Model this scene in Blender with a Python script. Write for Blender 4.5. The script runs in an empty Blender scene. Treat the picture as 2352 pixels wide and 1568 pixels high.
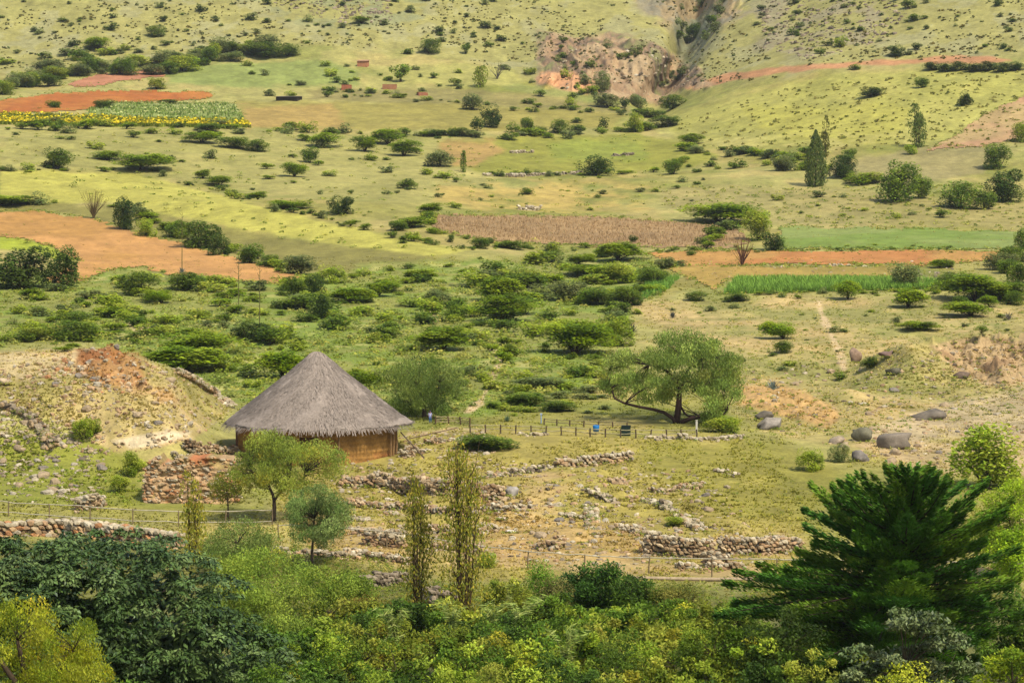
import bpy, math, random
import numpy as np

rng = np.random.default_rng(11)
random.seed(11)
S = bpy.context.scene
COL = S.collection
GAIN = 2.15
HAZE = .00004
W2, H2, F = 2352.0, 1568.0, 6669.0      # layout units of the photograph and focal length in them
PITCH = math.radians(-3.5)
CAM = np.array([0.0, 0.0, 30.0])

# ------------------------------------------------------------------ maths helpers
def lin(c):
    c = np.asarray(c, float) / 255.0
    return np.where(c <= 0.04045, c / 12.92, ((c + 0.055) / 1.055) ** 2.4)
def alb(*c):
    return lin(c) / GAIN
def sstep(a, b, x):
    t = np.clip((x - a) / (b - a), 0, 1)
    return t * t * (3 - 2 * t)
def _h(ix, iy, seed):
    n = (ix.astype(np.int64) * 374761393 + iy.astype(np.int64) * 668265263 + seed * 1442695041) & 0xffffffff
    n = ((n ^ (n >> 13)) * 1274126177) & 0xffffffff
    n = n ^ (n >> 16)
    return (n & 0xffff) / 65535.0
def vnoise(x, y, seed=0):
    x = np.asarray(x, float); y = np.asarray(y, float)
    ix, iy = np.floor(x), np.floor(y)
    fx, fy = x - ix, y - iy
    fx = fx * fx * (3 - 2 * fx); fy = fy * fy * (3 - 2 * fy)
    a, b = _h(ix, iy, seed), _h(ix + 1, iy, seed)
    c, d = _h(ix, iy + 1, seed), _h(ix + 1, iy + 1, seed)
    return (a + (b - a) * fx) + ((c + (d - c) * fx) - (a + (b - a) * fx)) * fy
def fbm(x, y, o=4, seed=0):
    s = 0; a = 0.5; t = 0
    for i in range(o):
        s = s + a * (vnoise(x * 2 ** i + 17 * i, y * 2 ** i - 9 * i, seed + i) * 2 - 1); t += a; a *= 0.5
    return s / t * 1.6
def ridged(x, y, o=4, seed=0):
    s = 0; a = 0.5; t = 0
    for i in range(o):
        s = s + a * (1 - np.abs(vnoise(x * 2 ** i, y * 2 ** i, seed + i) * 2 - 1)); t += a; a *= 0.5
    return s / t
def sdpoly(px, py, poly):
    P = np.asarray(poly, float)
    d = np.full(px.shape, 1e9); ins = np.zeros(px.shape, bool)
    for i in range(len(P)):
        a, b = P[i], P[(i + 1) % len(P)]
        e = b - a
        wx, wy = px - a[0], py - a[1]
        t = np.clip((wx * e[0] + wy * e[1]) / (e @ e), 0, 1)
        d = np.minimum(d, (wx - e[0] * t) ** 2 + ((wy - e[1] * t) * 1.6) ** 2)
        c = ((a[1] > py) != (b[1] > py))
        with np.errstate(divide='ignore', invalid='ignore'):
            xi = (b[0] - a[0]) * (py - a[1]) / (b[1] - a[1]) + a[0]
        ins ^= c & (px < xi)
    d = np.sqrt(d)
    return np.where(ins, -d, d)

# ------------------------------------------------------------------ terrain: distance of the ground along each sight direction
TR = [-700, -200, 0, 80, 150, 220, 300, 400, 500, 600, 700, 780, 900, 1000, 1150, 1320, 1450, 1568, 1750, 2000, 2600]
TC = {
    -600: [1500, 1200, 1090, 1045, 1000, 920, 815, 690, 590, 490, 415, 360, 300, 262, 232, 200, 160, 140, 121, 97, 70],
    0:    [1500, 1200, 1095, 1050, 1005, 925, 820, 695, 592, 492, 418, 362, 300, 262, 232, 200, 160, 140, 121, 97, 70],
    600:  [1500, 1205, 1100, 1055, 1008, 940, 840, 720, 610, 505, 424, 366, 300, 260, 231, 200, 158, 139, 120, 96, 70],
    1200: [1510, 1215, 1105, 1050, 1000, 945, 860, 740, 630, 520, 430, 370, 302, 260, 230, 199, 156, 138, 120, 95, 70],
    1500: [1530, 1230, 1120, 1055, 1005, 965, 880, 748, 632, 522, 432, 372, 306, 262, 230, 198, 155, 138, 120, 95, 70],
    1700: [1480, 1180, 1060, 1000, 945, 890, 822, 735, 628, 520, 432, 372, 310, 266, 231, 198, 155, 138, 120, 95, 70],
    2050: [1400, 1100, 985, 935, 890, 840, 782, 712, 620, 516, 430, 372, 314, 272, 233, 198, 155, 138, 120, 95, 70],
    2352: [1350, 1060, 950, 905, 862, 815, 762, 700, 615, 512, 428, 370, 316, 276, 235, 198, 155, 138, 120, 95, 70],
    3000: [1300, 1030, 925, 882, 842, 796, 746, 690, 610, 510, 426, 370, 318, 278, 236, 198, 155, 138, 120, 95, 70],
}
gx = np.arange(-600, 3001, 40.0); gy = np.arange(-700, 2601, 10.0)
_t = np.array([np.interp(gy, TR, np.log(TC[k])) for k in sorted(TC)])
LT = np.array([np.interp(gx, sorted(TC), _t[:, j]) for j in range(len(gy))])       # rows gy, cols gx
def _blur(a, n, ax):
    k = np.hanning(n + 2)[1:-1]; k /= k.sum()
    pad = [(0, 0), (0, 0)]; pad[ax] = (n // 2, n // 2)
    return np.apply_along_axis(lambda v: np.convolve(v, k, 'valid'), ax, np.pad(a, pad, 'reflect', reflect_type='odd'))
LT = _blur(_blur(LT, 9, 0), 9, 1)
MX = [-600, -300, 0, 100, 200, 300, 380, 440, 490, 540, 600]
MY = [850, 825, 812, 803, 800, 814, 838, 864, 898, 938, 990]
BX = [1900, 1990, 2060, 2130, 2250, 2352, 2600, 3000]
BY = [870, 822, 800, 788, 774, 779, 800, 840]
def base_D(px, py):
    fx = np.clip((px - gx[0]) / 40.0, 0, len(gx) - 1.001); fy = np.clip((py - gy[0]) / 10.0, 0, len(gy) - 1.001)
    ix = fx.astype(int); iy = fy.astype(int); fx = fx - ix; fy = fy - iy
    return np.exp((LT[iy, ix] * (1 - fx) + LT[iy, ix + 1] * fx) * (1 - fy) + (LT[iy + 1, ix] * (1 - fx) + LT[iy + 1, ix + 1] * fx) * fy)
def Dmap(px, py):
    px = np.asarray(px, float); py = np.asarray(py, float)
    D = base_D(px, py)
    # stony mound on the left: a hump whose crest hides the ground just behind it
    cy = np.interp(px, MX, MY)
    amt = 1 - sstep(380, 575, px)
    dc = base_D(px, cy)
    drop = (dc - 268) * amt
    t = np.clip((1150 - py) / (1150 - cy), 0, 1)
    k = sstep(-3, 3, py - cy)
    low = sstep(0, 1, t) * 0.35 + t * 0.65
    D = D - k * drop * low ** 2.0
    # eroded bank on the right
    cy = np.interp(px, BX, BY)
    amt = sstep(1930, 2100, px)
    t = np.clip((905 - py) / (905 - cy), 0, 1)
    k = sstep(-3, 3, py - cy)
    D = D - k * amt * 36 * t ** 1.3
    # gully high in the hillside and the cliff beside it
    gc = np.interp(py, [-700, 0, 60, 110, 180, 240, 300], [1640, 1600, 1590, 1575, 1540, 1500, 1490])
    D = D + 80 * np.exp(-((px - gc) / 40) ** 2) * sstep(290, 200, py) * sstep(-400, -50, py)
    return D
fwd = np.array([0, math.cos(PITCH), math.sin(PITCH)]); upv = np.array([0, -math.sin(PITCH), math.cos(PITCH)])
def ray(px, py):
    dx = (np.asarray(px, float) - W2 / 2) / F; dy = -(np.asarray(py, float) - H2 / 2) / F
    return np.stack([dx, fwd[1] + dy * upv[1], fwd[2] + dy * upv[2]], -1)
def pt(px, py, D):
    r = ray(px, py)
    return CAM + r * (np.asarray(D, float) / r[..., 1])[..., None]
def proj(P):
    d = P - CAM
    f = d @ fwd
    return W2 / 2 + F * d[..., 0] / f, H2 / 2 - F * (d @ upv) / f
CLIFF = [(1240, 70), (1330, 85), (1400, 75), (1500, 100), (1560, 130), (1610, 160), (1630, 195), (1560, 205), (1510, 235), (1400, 225), (1300, 205), (1235, 190)]
RAVINE = [(1400, -30), (1740, -30), (1690, 30), (1640, 80), (1600, 130), (1560, 110), (1530, 60), (1480, 25)]
SCAR = [(180, 806), (260, 806), (330, 830), (350, 870), (345, 905), (290, 900), (230, 880), (180, 850)]
ERO = [(1700, 890), (1800, 880), (1930, 950), (1900, 990), (1800, 962), (1715, 935)]
BANK = [(2130, 792), (2250, 776), (2360, 780), (2360, 880), (2270, 885), (2200, 855)]
RUINSZ = [(940, 1070), (1300, 1040), (1500, 1090), (1700, 1110), (1720, 1230), (1460, 1250), (1100, 1270), (900, 1200)]
MOUNDZ = [(-300, 840), (0, 832), (200, 822), (300, 836), (430, 884), (520, 940), (430, 1000), (270, 1030), (110, 960), (-300, 930)]
RIGHTZ = [(1760, 800), (2400, 720), (3000, 740), (3000, 960), (2300, 960), (2050, 940), (1760, 920)]
def ground(px, py):
    px = np.asarray(px, float); py = np.asarray(py, float)
    D = Dmap(px, py)
    P = pt(px, py, D)
    x, y = P[..., 0], P[..., 1]
    z = P[..., 2]
    z = z + 0.22 * fbm(x / 11, y / 11, 4, 3) * sstep(1700, 1400, py)
    z = z + 1.5 * sstep(330, 600, D) * fbm(x / 60, y / 60, 4, 5)
    sp = np.interp(px, [-600, 0, 250, 520, 760, 1010, 1250], [440, 455, 472, 527, 563, 593, 620]) - py
    z = z + 2.8 * sstep(-40, 20, sp) * sstep(330, 120, sp) * sstep(1350, 900, px)
    sp2 = np.interp(px, [1300, 1700, 2000, 2352, 3000], [700, 692, 684, 690, 690]) - py
    z = z + 1.2 * sstep(-25, 15, sp2) * sstep(200, 60, sp2) * sstep(1350, 1600, px)
    sp3 = np.interp(px, [-600, 0, 600, 1000, 1450], [290, 290, 300, 314, 300]) - py
    z = z + 0.5 * sstep(-14, 8, sp3) * sstep(110, 30, sp3) * sstep(1560, 1400, px)
    far = sstep(940, 1060, D + sstep(1420, 1780, px) * 120)
    z = z + 5.5 * far * (ridged(x / 70, y / 150, 4, 8) - 0.5) * sstep(-700, 0, px + 900)
    rough = np.zeros(px.shape)
    mr = sstep(30, -30, sdpoly(px, py, RUINSZ)); z = z + mr * (.55 * fbm(x / 6, y / 4, 3, 25) + .5 * (ridged(x / 11, y / 6, 2, 27) - .5))
    mm = sstep(20, -20, sdpoly(px, py, MOUNDZ)); z = z + mm * .45 * fbm(x / 2.6, y / 3.5, 4, 28)
    mq = sstep(40, -40, sdpoly(px, py, RIGHTZ)); z = z + mq * (.7 * fbm(x / 9, y / 9, 4, 29) - .5 * ridged(x / 7, y / 14, 3, 30) + .3)
    for poly, a in ((SCAR, 0.9), (BANK, 1.2), (ERO, .6)):
        m = sstep(12, -12, sdpoly(px, py, poly))
        z = z + m * a * 0.9 * fbm(x / 1.6, y / 2.5, 3, 21)
        y = y - m * a * 2.8 * (ridged(x / 2.6, z / 5, 4, 23) - 0.6)
    m = np.maximum(sstep(20, -20, sdpoly(px, py, CLIFF)), 0.7 * sstep(25, -25, sdpoly(px, py, RAVINE)))
    y = y - m * 30 * (ridged(x / 8 + .4 * fbm(x / 14, z / 9, 2, 37), z / 30, 5, 31) - 0.55)
    z = z + m * 1.6 * fbm(x / 6, y / 9, 3, 35)
    return np.stack([x, y, z], -1)
def at(px, py):
    qx, qy = float(px), float(py)
    for _ in range(5):
        P = ground(np.array([qx]), np.array([qy]))[0]
        a, b = proj(P)
        qx += (px - a) * 0.8; qy += (py - b) * 0.8
    return ground(np.array([qx]), np.array([qy]))[0]
def atv(px, py):
    px = np.asarray(px, float); py = np.asarray(py, float); qx, qy = px.copy(), py.copy()
    for _ in range(3):
        a, b = proj(ground(qx, qy)); qx += (px - a) * .8; qy += np.clip((py - b) * .8, -40, 40)
    return ground(qx, qy)
def ground_at_D(px, D):
    lo, hi = -300.0, 2590.0
    for _ in range(40):
        m = (lo + hi) / 2
        if float(Dmap(np.array([px]), np.array([m]))[0]) > D: lo = m
        else: hi = m
    return ground(np.array([float(px)]), np.array([m]))[0]

# ------------------------------------------------------------------ mesh building
class MB:
    def __init__(s): s.V = []; s.F = []; s.C = []; s.n = 0
    def add(s, V, faces, col, mat=0):
        V = np.asarray(V, float).reshape(-1, 3)
        col = np.asarray(col, float)
        if col.ndim == 1: col = np.tile(col[:3], (len(V), 1))
        s.V.append(V); s.C.append(col[:, :3])
        for f in (faces if isinstance(faces, list) else [faces]):
            s.F.append((np.asarray(f, np.int64) + s.n, mat))
        s.n += len(V)
    def mesh(s, name, mats, smooth=False):
        me = bpy.data.meshes.new(name)
        V = np.concatenate(s.V); C = np.concatenate(s.C)
        me.vertices.add(len(V)); me.vertices.foreach_set('co', V.ravel().astype(np.float32))
        loops = np.concatenate([f.ravel() for f, m in s.F])
        tot = np.concatenate([np.full(len(f), f.shape[1]) for f, m in s.F])
        mi = np.concatenate([np.full(len(f), m) for f, m in s.F])
        me.loops.add(len(loops)); me.loops.foreach_set('vertex_index', loops.astype(np.int32))
        me.polygons.add(len(tot))
        st = np.concatenate([[0], np.cumsum(tot)[:-1]])
        me.polygons.foreach_set('loop_start', st.astype(np.int32))
        me.polygons.foreach_set('material_index', mi.astype(np.int32))
        me.polygons.foreach_set('use_smooth', np.full(len(tot), smooth))
        ca = me.color_attributes.new('Col', 'FLOAT_COLOR', 'POINT')
        ca.data.foreach_set('color', np.concatenate([C, np.ones((len(C), 1))], 1).ravel().astype(np.float32))
        for m in mats: me.materials.append(m)
        me.update(calc_edges=True)
        return me
    def obj(s, name, mats, parent=None, smooth=False):
        return link(name, s.mesh(name, mats if isinstance(mats, list) else [mats], smooth), parent)
def link(name, data, parent=None):
    o = bpy.data.objects.new(name, data); COL.objects.link(o)
    if parent is not None: o.parent = parent
    return o
def tag(o, label=None, cat=None, group=None, kind=None):
    if label: o['label'] = label
    if cat: o['category'] = cat
    if group: o['group'] = group
    if kind: o['kind'] = kind
    return o
def empty(name, loc, rz=0.0):
    o = bpy.data.objects.new(name, None); COL.objects.link(o)
    o.location = loc; o.rotation_euler = (0, 0, rz); o.empty_display_size = 0.3
    return o

def frame(n):
    n = n / np.linalg.norm(n, axis=-1, keepdims=True)
    a = rng.normal(size=n.shape)
    t = a - (a * n).sum(-1, keepdims=True) * n
    t /= np.linalg.norm(t, axis=-1, keepdims=True) + 1e-9
    return n, t, np.cross(n, t)
def leaves(mb, P, size, col, upbias=0.6, aspect=0.5, droop=None, var=0.25, mat=0, hue=0.08):
    """diamond leaves at P"""
    P = np.asarray(P, float); N = len(P)
    if N == 0: return
    n = rng.normal(size=(N, 3)); n /= np.linalg.norm(n, axis=1, keepdims=True)
    n[:, 2] = np.abs(n[:, 2]) + upbias
    n, t, b = frame(n)
    if droop is not None:
        d = np.asarray(droop, float)
        if d.ndim == 1: d = np.tile(d, (N, 1))
        t = t * 0.45 + d; t /= np.linalg.norm(t, axis=1, keepdims=True)
        b = np.cross(n, t); b /= np.linalg.norm(b, axis=1, keepdims=True) + 1e-9
    sz = np.asarray(size) * (0.65 + 0.7 * rng.random(N)); sz = sz[:, None]
    q = np.stack([P - t * sz * .5, P + b * sz * .5 * aspect - t * sz * .06, P + t * sz * .5, P - b * sz * .5 * aspect - t * sz * .06], 1)
    c = np.asarray(col, float)
    if c.ndim == 1: c = np.tile(c, (N, 1))
    k = 1 + var * (rng.random((N, 1)) * 2 - 1)
    c = c * k * np.array([1.62, 1.64, 1.15]); c[:, 0] *= 1 + hue * 2 * (rng.random(N) - .4)
    mb.add(q.reshape(-1, 3), np.arange(4 * N).reshape(N, 4), np.repeat(c, 4, 0), mat)
def tube(mb, pts, rad, col, n=6, mat=0):
    pts = np.asarray(pts, float); rad = np.broadcast_to(np.asarray(rad, float), (len(pts),))
    T = np.gradient(pts, axis=0); T /= np.linalg.norm(T, axis=1, keepdims=True) + 1e-9
    ref = np.array([0.31, 0.87, 0.12]) if abs(T[0, 2]) > .6 else np.array([0, 0, 1.0])
    A = np.cross(T, ref); A /= np.linalg.norm(A, axis=1, keepdims=True) + 1e-9
    B = np.cross(T, A)
    th = np.arange(n) * 2 * np.pi / n
    ring = pts[:, None] + rad[:, None, None] * (A[:, None] * np.cos(th)[None, :, None] + B[:, None] * np.sin(th)[None, :, None])
    k = len(pts); i = np.arange(k - 1)[:, None] * n; j = np.arange(n)[None]
    f = np.stack([i + j, i + (j + 1) % n, i + n + (j + 1) % n, i + n + j], -1).reshape(-1, 4)
    V = ring.reshape(-1, 3)
    f2 = np.array([list(range(n))[::-1], [(k - 1) * n + q for q in range(n)]])
    mb.add(V, [f, f2], np.asarray(col) * 1.0, mat)
def curve(pts, n=8):
    pts = np.asarray(pts, float)
    if len(pts) < 3: return pts
    t = np.linspace(0, len(pts) - 1, n); out = []
    for u in t:
        i = min(int(u), len(pts) - 2); f = u - i
        p0, p1, p2, p3 = pts[max(i - 1, 0)], pts[i], pts[i + 1], pts[min(i + 2, len(pts) - 1)]
        out.append(.5 * (2 * p1 + (p2 - p0) * f + (2 * p0 - 5 * p1 + 4 * p2 - p3) * f * f + (3 * p1 - p0 - 3 * p2 + p3) * f ** 3))
    return np.array(out)
def inball(N, shell=0.5):
    d = rng.normal(size=(N, 3)); d /= np.linalg.norm(d, axis=1, keepdims=True)
    return d * ((shell + (1 - shell) * rng.random(N)) ** 0.6)[:, None]

# ------------------------------------------------------------------ materials
def mat_new(name):
    m = bpy.data.materials.new(name); m.use_nodes = True
    nt = m.node_tree; nt.nodes.clear()
    return m, nt, nt.nodes.new('ShaderNodeOutputMaterial')
def noise_node(nt, scale, detail=4, coord='Object', rough=0.6, stretch=None):
    tc = nt.nodes.new('ShaderNodeTexCoord'); nz = nt.nodes.new('ShaderNodeTexNoise')
    nz.inputs['Scale'].default_value = scale; nz.inputs['Detail'].default_value = detail; nz.inputs['Roughness'].default_value = rough
    src = tc.outputs[coord]
    if stretch:
        mp = nt.nodes.new('ShaderNodeMapping'); mp.inputs['Scale'].default_value = stretch
        nt.links.new(src, mp.inputs['Vector']); src = mp.outputs['Vector']
    nt.links.new(src, nz.inputs['Vector'])
    return nz
def scale_col(nt, col_out, fac_out, lo, hi):
    mr = nt.nodes.new('ShaderNodeMapRange'); mr.inputs['From Min'].default_value = .3; mr.inputs['From Max'].default_value = .7
    mr.inputs['To Min'].default_value = lo; mr.inputs['To Max'].default_value = hi
    nt.links.new(fac_out, mr.inputs['Value'])
    vm = nt.nodes.new('ShaderNodeVectorMath'); vm.operation = 'SCALE'
    nt.links.new(col_out, vm.inputs[0]); nt.links.new(mr.outputs['Result'], vm.inputs['Scale'])
    return vm.outputs[0]
def mat_earth(name, scales=((.45, .8, 1.2), (3.0, .8, 1.2)), bump=0.25, bscale=2.0, rough=0.95, bdist=.25):
    m, nt, out = mat_new(name)
    at_ = nt.nodes.new('ShaderNodeAttribute'); at_.attribute_name = 'Col'
    c = at_.outputs['Color']
    for s, lo, hi in scales:
        c = scale_col(nt, c, noise_node(nt, s).outputs['Fac'], lo, hi)
    b = nt.nodes.new('ShaderNodeBsdfPrincipled'); b.inputs['Roughness'].default_value = rough
    b.inputs['Specular IOR Level'].default_value = 0.15
    nt.links.new(c, b.inputs['Base Color'])
    if bump:
        bp = nt.nodes.new('ShaderNodeBump'); bp.inputs['Strength'].default_value = bump; bp.inputs['Distance'].default_value = bdist
        nt.links.new(noise_node(nt, bscale, 6).outputs['Fac'], bp.inputs['Height']); nt.links.new(bp.outputs['Normal'], b.inputs['Normal'])
    nt.links.new(b.outputs[0], out.inputs['Surface'])
    return m
def mat_leaf(name, trans=0.35, rough=0.6, spec=0.2, objvar=0.18):
    m, nt, out = mat_new(name)
    at_ = nt.nodes.new('ShaderNodeAttribute'); at_.attribute_name = 'Col'
    oi = nt.nodes.new('ShaderNodeObjectInfo')
    mr = nt.nodes.new('ShaderNodeMapRange'); mr.inputs['To Min'].default_value = 1 - objvar; mr.inputs['To Max'].default_value = 1 + objvar
    nt.links.new(oi.outputs['Random'], mr.inputs['Value'])
    vm = nt.nodes.new('ShaderNodeVectorMath'); vm.operation = 'SCALE'
    nt.links.new(at_.outputs['Color'], vm.inputs[0]); nt.links.new(mr.outputs['Result'], vm.inputs['Scale'])
    b = nt.nodes.new('ShaderNodeBsdfPrincipled'); b.inputs['Roughness'].default_value = rough; b.inputs['Specular IOR Level'].default_value = spec
    nt.links.new(vm.outputs[0], b.inputs['Base Color'])
    tr = nt.nodes.new('ShaderNodeBsdfTranslucent'); nt.links.new(vm.outputs[0], tr.inputs['Color'])
    mx = nt.nodes.new('ShaderNodeMixShader'); mx.inputs[0].default_value = trans
    nt.links.new(b.outputs[0], mx.inputs[1]); nt.links.new(tr.outputs[0], mx.inputs[2]); nt.links.new(mx.outputs[0], out.inputs['Surface'])
    return m
M_GROUND = mat_earth('dry grass and soil', ((.09, .88, 1.12), (.6, .8, 1.2), (3.2, .78, 1.22)), .5, 1.6, bdist=.3)
M_FIELD = mat_earth('tilled soil', ((.12, .88, 1.1), (.9, .85, 1.15), (4.0, .85, 1.15)), .4, 2.5)
M_STONE = mat_earth('field stone', ((1.5, .8, 1.2), (9.0, .8, 1.2)), .5, 7.0, .9, .05)
M_LEAF = mat_leaf('foliage', .42, .65, .12)
M_DARKLEAF = mat_leaf('dark glossy foliage', .08, .5, .2)
M_CONIFER = mat_leaf('conifer needles', .22, .8, .04)
M_GRASS = mat_leaf('grass blades', .35, .8, .05, 0)
M_BARK = mat_earth('bark', ((4, .7, 1.3),), .5, 12, .95, .04)
M_THATCH = mat_earth('grey thatch', ((.5, .86, 1.12), (6.0, .8, 1.2)), .5, 14, .95, .05)
M_ADOBE = mat_earth('adobe', ((.7, .8, 1.2), (5.0, .8, 1.2)), .6, 6, .95, .08)
M_WOOD = mat_earth('weathered wood', ((3.0, .75, 1.25),), .3, 15, .85, .02)
M_PAINT = mat_earth('painted metal', ((6.0, .9, 1.1),), 0, 1, .5)
M_CLOTH = mat_earth('cloth', ((8.0, .88, 1.12),), .2, 20, .9, .01)
M_SKIN = mat_earth('skin', ((8.0, .95, 1.05),), 0, 1, .6)

# ------------------------------------------------------------------ the ground sheet
cx = np.concatenate([np.linspace(-1900, -600, 40), np.linspace(-580, -30, 60), np.linspace(-27, 2379, 1000), np.linspace(2385, 2950, 60), np.linspace(2970, 4300, 40)])
cy = np.concatenate([np.linspace(-690, -25, 70), np.linspace(-22, 1420, 640), np.linspace(1428, 2590, 90)])
GX, GY = np.meshgrid(cx, cy)
GP = ground(GX, GY)
QX, QY = proj(GP)
X, Y, Z = GP[..., 0], GP[..., 1], GP[..., 2]
na = fbm(X / 45, Y / 70, 4, 41); nb = fbm(X / 10, Y / 16, 4, 43); nc = fbm(X / 2.6, Y / 4, 3, 47)
wob = fbm(X / 6, Y / 12, 4, 51)
STRAW, OLIVE, GREEN, TAN, SAND = alb(188, 178, 98), alb(164, 156, 68), alb(142, 152, 58), alb(200, 172, 104), alb(232, 205, 155)
def lerp(a, b, m): return a * (1 - m[..., None]) + b * m[..., None]
def mixc(base, col, m): return lerp(base, np.broadcast_to(col, base.shape), m)
K = np.zeros(GX.shape + (3,)) + STRAW
K = mixc(K, OLIVE, sstep(-.25, .5, na) * .8)
K = mixc(K, TAN, sstep(.1, .7, nb) * .45)
K = mixc(K, GREEN, sstep(.15, .7, -nb + .3 * na) * .45)
def paint(poly, col, soft=10, amp=10, strength=1.0, patch=None):
    global K
    P = np.asarray(poly, float)
    lo = P.min(0) - soft - amp - 5; hi = P.max(0) + soft + amp + 5
    rows = np.where((QY.max(1) > lo[1]) & (QY.min(1) < hi[1]))[0]
    cols = np.where((QX.max(0) > lo[0]) & (QX.min(0) < hi[0]))[0]
    if len(rows) == 0 or len(cols) == 0: return
    r, c = slice(rows[0], rows[-1] + 1), slice(cols[0], cols[-1] + 1)
    sd = sdpoly(QX[r, c], QY[r, c], poly) + amp * wob[r, c]
    m = sstep(soft, -soft, sd) * strength
    if patch is not None: m = m * sstep(patch[0], patch[1], nb[r, c] + .4 * nc[r, c])
    K[r, c] = mixc(K[r, c], np.asarray(col), m)
FARHILL = [(-600, -700), (3000, -700), (3000, 140), (2352, 135), (2090, 138), (1900, 160), (1650, 200), (1560, 215), (1400, 235), (1250, 190), (1050, 130), (760, 100), (500, 125), (200, 160), (-600, 200)]
paint(FARHILL, alb(184, 174, 98), 20, 15, .85)
paint(FARHILL, alb(168, 162, 112), 20, 15, .6, (.1, .5))
paint([(1750, -20), (2150, -20), (2080, 60), (1990, 110), (1850, 130), (1740, 110), (1700, 60)], alb(170, 155, 115), 25, 25, .7, (-.3, .3))
paint([(560, -20), (980, -20), (960, 40), (860, 70), (700, 50)], alb(150, 152, 100), 25, 25, .7, (-.2, .3))
paint([(1540, 260), (1900, 170), (2352, 160), (2352, 230), (2150, 330), (1700, 345), (1560, 330)], alb(194, 186, 90), 14, 12, .8)
paint([(1700, 250), (2100, 240), (2050, 330), (1800, 320)], alb(200, 190, 80), 20, 20, .6)
paint([(1540, 322), (2100, 300), (2110, 345), (1900, 350), (1700, 345)], alb(205, 190, 108), 10, 10, .5, (-.2, .4))
paint([(1560, 200), (1660, 172), (1800, 155), (2000, 138), (2200, 130), (2320, 134), (2330, 142), (2150, 146), (2000, 150), (1800, 168), (1660, 190), (1580, 208)], alb(214, 150, 100), 5, 7, .9)
paint(CLIFF, alb(208, 176, 128), 10, 12, .95)
paint(CLIFF, alb(168, 130, 92), 10, 12, .7, (-.4, .1))
paint(CLIFF, alb(132, 112, 88), 10, 12, .8, (.15, .35))
paint(CLIFF, alb(150, 150, 84), 10, 12, .7, (.45, .7))
paint([(1240, 165), (1320, 165), (1370, 190), (1380, 222), (1300, 208), (1240, 190)], alb(232, 172, 118), 7, 8, .95, (-.5, .0))
paint(RAVINE, alb(186, 158, 114), 18, 22, .85)
paint(RAVINE, alb(146, 140, 112), 18, 22, .8, (.0, .4))
paint([(1540, 60), (1640, 20), (1630, 90), (1590, 150), (1560, 150)], alb(140, 146, 104), 14, 20, .7)
paint([(1180, 190), (1400, 225), (1490, 255), (1460, 270), (1300, 225), (1150, 205)], alb(150, 160, 80), 8, 8, .6)
paint([(380, 160), (600, 138), (760, 140), (830, 165), (820, 195), (560, 200), (380, 195)], alb(156, 166, 82), 10, 10, .9)
paint([(870, 160), (1060, 145), (1180, 160), (1200, 190), (1050, 200), (880, 190)], alb(190, 182, 96), 8, 8, .9)
paint([(700, 205), (1100, 205), (1450, 245), (1440, 262), (1080, 245), (720, 228)], alb(160, 146, 82), 8, 8, .8)
paint([(540, 232), (1080, 240), (1440, 262), (1400, 292), (1080, 300), (570, 297)], alb(172, 158, 74), 6, 8, .9)
paint([(560, 245), (760, 240), (800, 298), (570, 296)], alb(194, 160, 86), 10, 14, .8)
paint([(0, 295), (600, 300), (1000, 320), (1050, 400), (1000, 480), (600, 440), (300, 398), (0, 390)], alb(184, 174, 94), 15, 14, .8)
paint([(1000, 325), (1200, 314), (1450, 308), (1560, 325), (1650, 360), (1560, 392), (1300, 402), (1120, 402), (1050, 380)], alb(166, 162, 62), 6, 8, .95)
paint([(995, 325), (1130, 320), (1160, 345), (1090, 385), (1050, 375)], alb(196, 158, 88), 10, 14, .9)
paint([(1250, 325), (1480, 320), (1480, 365), (1280, 370)], alb(156, 165, 62), 14, 16, .7)
paint([(1000, 420), (1250, 410), (1500, 425), (1490, 480), (1200, 488), (990, 465)], alb(206, 176, 92), 14, 14, .8, (-.5, .3))
paint([(0, 392), (300, 400), (500, 448), (700, 500), (900, 545), (1090, 575), (1010, 590), (760, 560), (520, 520), (250, 465), (0, 470)], alb(204, 194, 86), 6, 7, .95)
paint([(0, 465), (250, 470), (520, 525), (760, 562), (1010, 592), (1200, 610), (1180, 640), (900, 640), (700, 625), (480, 570), (280, 530), (120, 490), (0, 485)], alb(154, 144, 70), 6, 7, .95)
paint([(0, 540), (110, 560), (180, 595), (150, 600), (60, 575), (0, 570)], alb(176, 184, 48), 6, 6, .95)
paint([(1500, 430), (1900, 430), (2352, 470), (2352, 525), (1790, 518), (1550, 480)], alb(180, 164, 96), 15, 14, .7)
paint([(1880, 390), (2100, 340), (2290, 325), (2260, 400), (2100, 420), (1950, 415)], alb(170, 156, 96), 8, 10, .9)
paint([(1500, 580), (1540, 612), (1700, 640), (1480, 690), (1440, 660)], alb(178, 160, 80), 10, 10, .6)
BRUSH = [(-300, 640), (300, 620), (720, 630), (1000, 600), (1500, 590), (1560, 640), (1440, 730), (1360, 900), (1100, 960), (560, 950), (420, 840), (200, 790), (-300, 800)]
paint(BRUSH, alb(166, 166, 76), 15, 18, .85)
paint(BRUSH, alb(138, 156, 56), 15, 18, .85, (-.25, .2))
paint(BRUSH, alb(206, 190, 112), 15, 18, .6, (.45, .8))
RIGHTDRY = [(1450, 700), (1900, 680), (2500, 690), (2500, 1000), (2100, 1060), (1750, 1000), (1640, 900), (1600, 800)]
paint(RIGHTDRY, alb(196, 176, 104), 20, 18, .85)
paint(RIGHTDRY, alb(216, 182, 118), 20, 18, .6, (.15, .55))
paint(RIGHTDRY, alb(168, 166, 84), 20, 18, .6, (-.1, -.5))
paint([(1700, 890), (1800, 880), (1930, 950), (1900, 985), (1800, 950), (1700, 930)], alb(214, 170, 104), 10, 12, .9)
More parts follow.
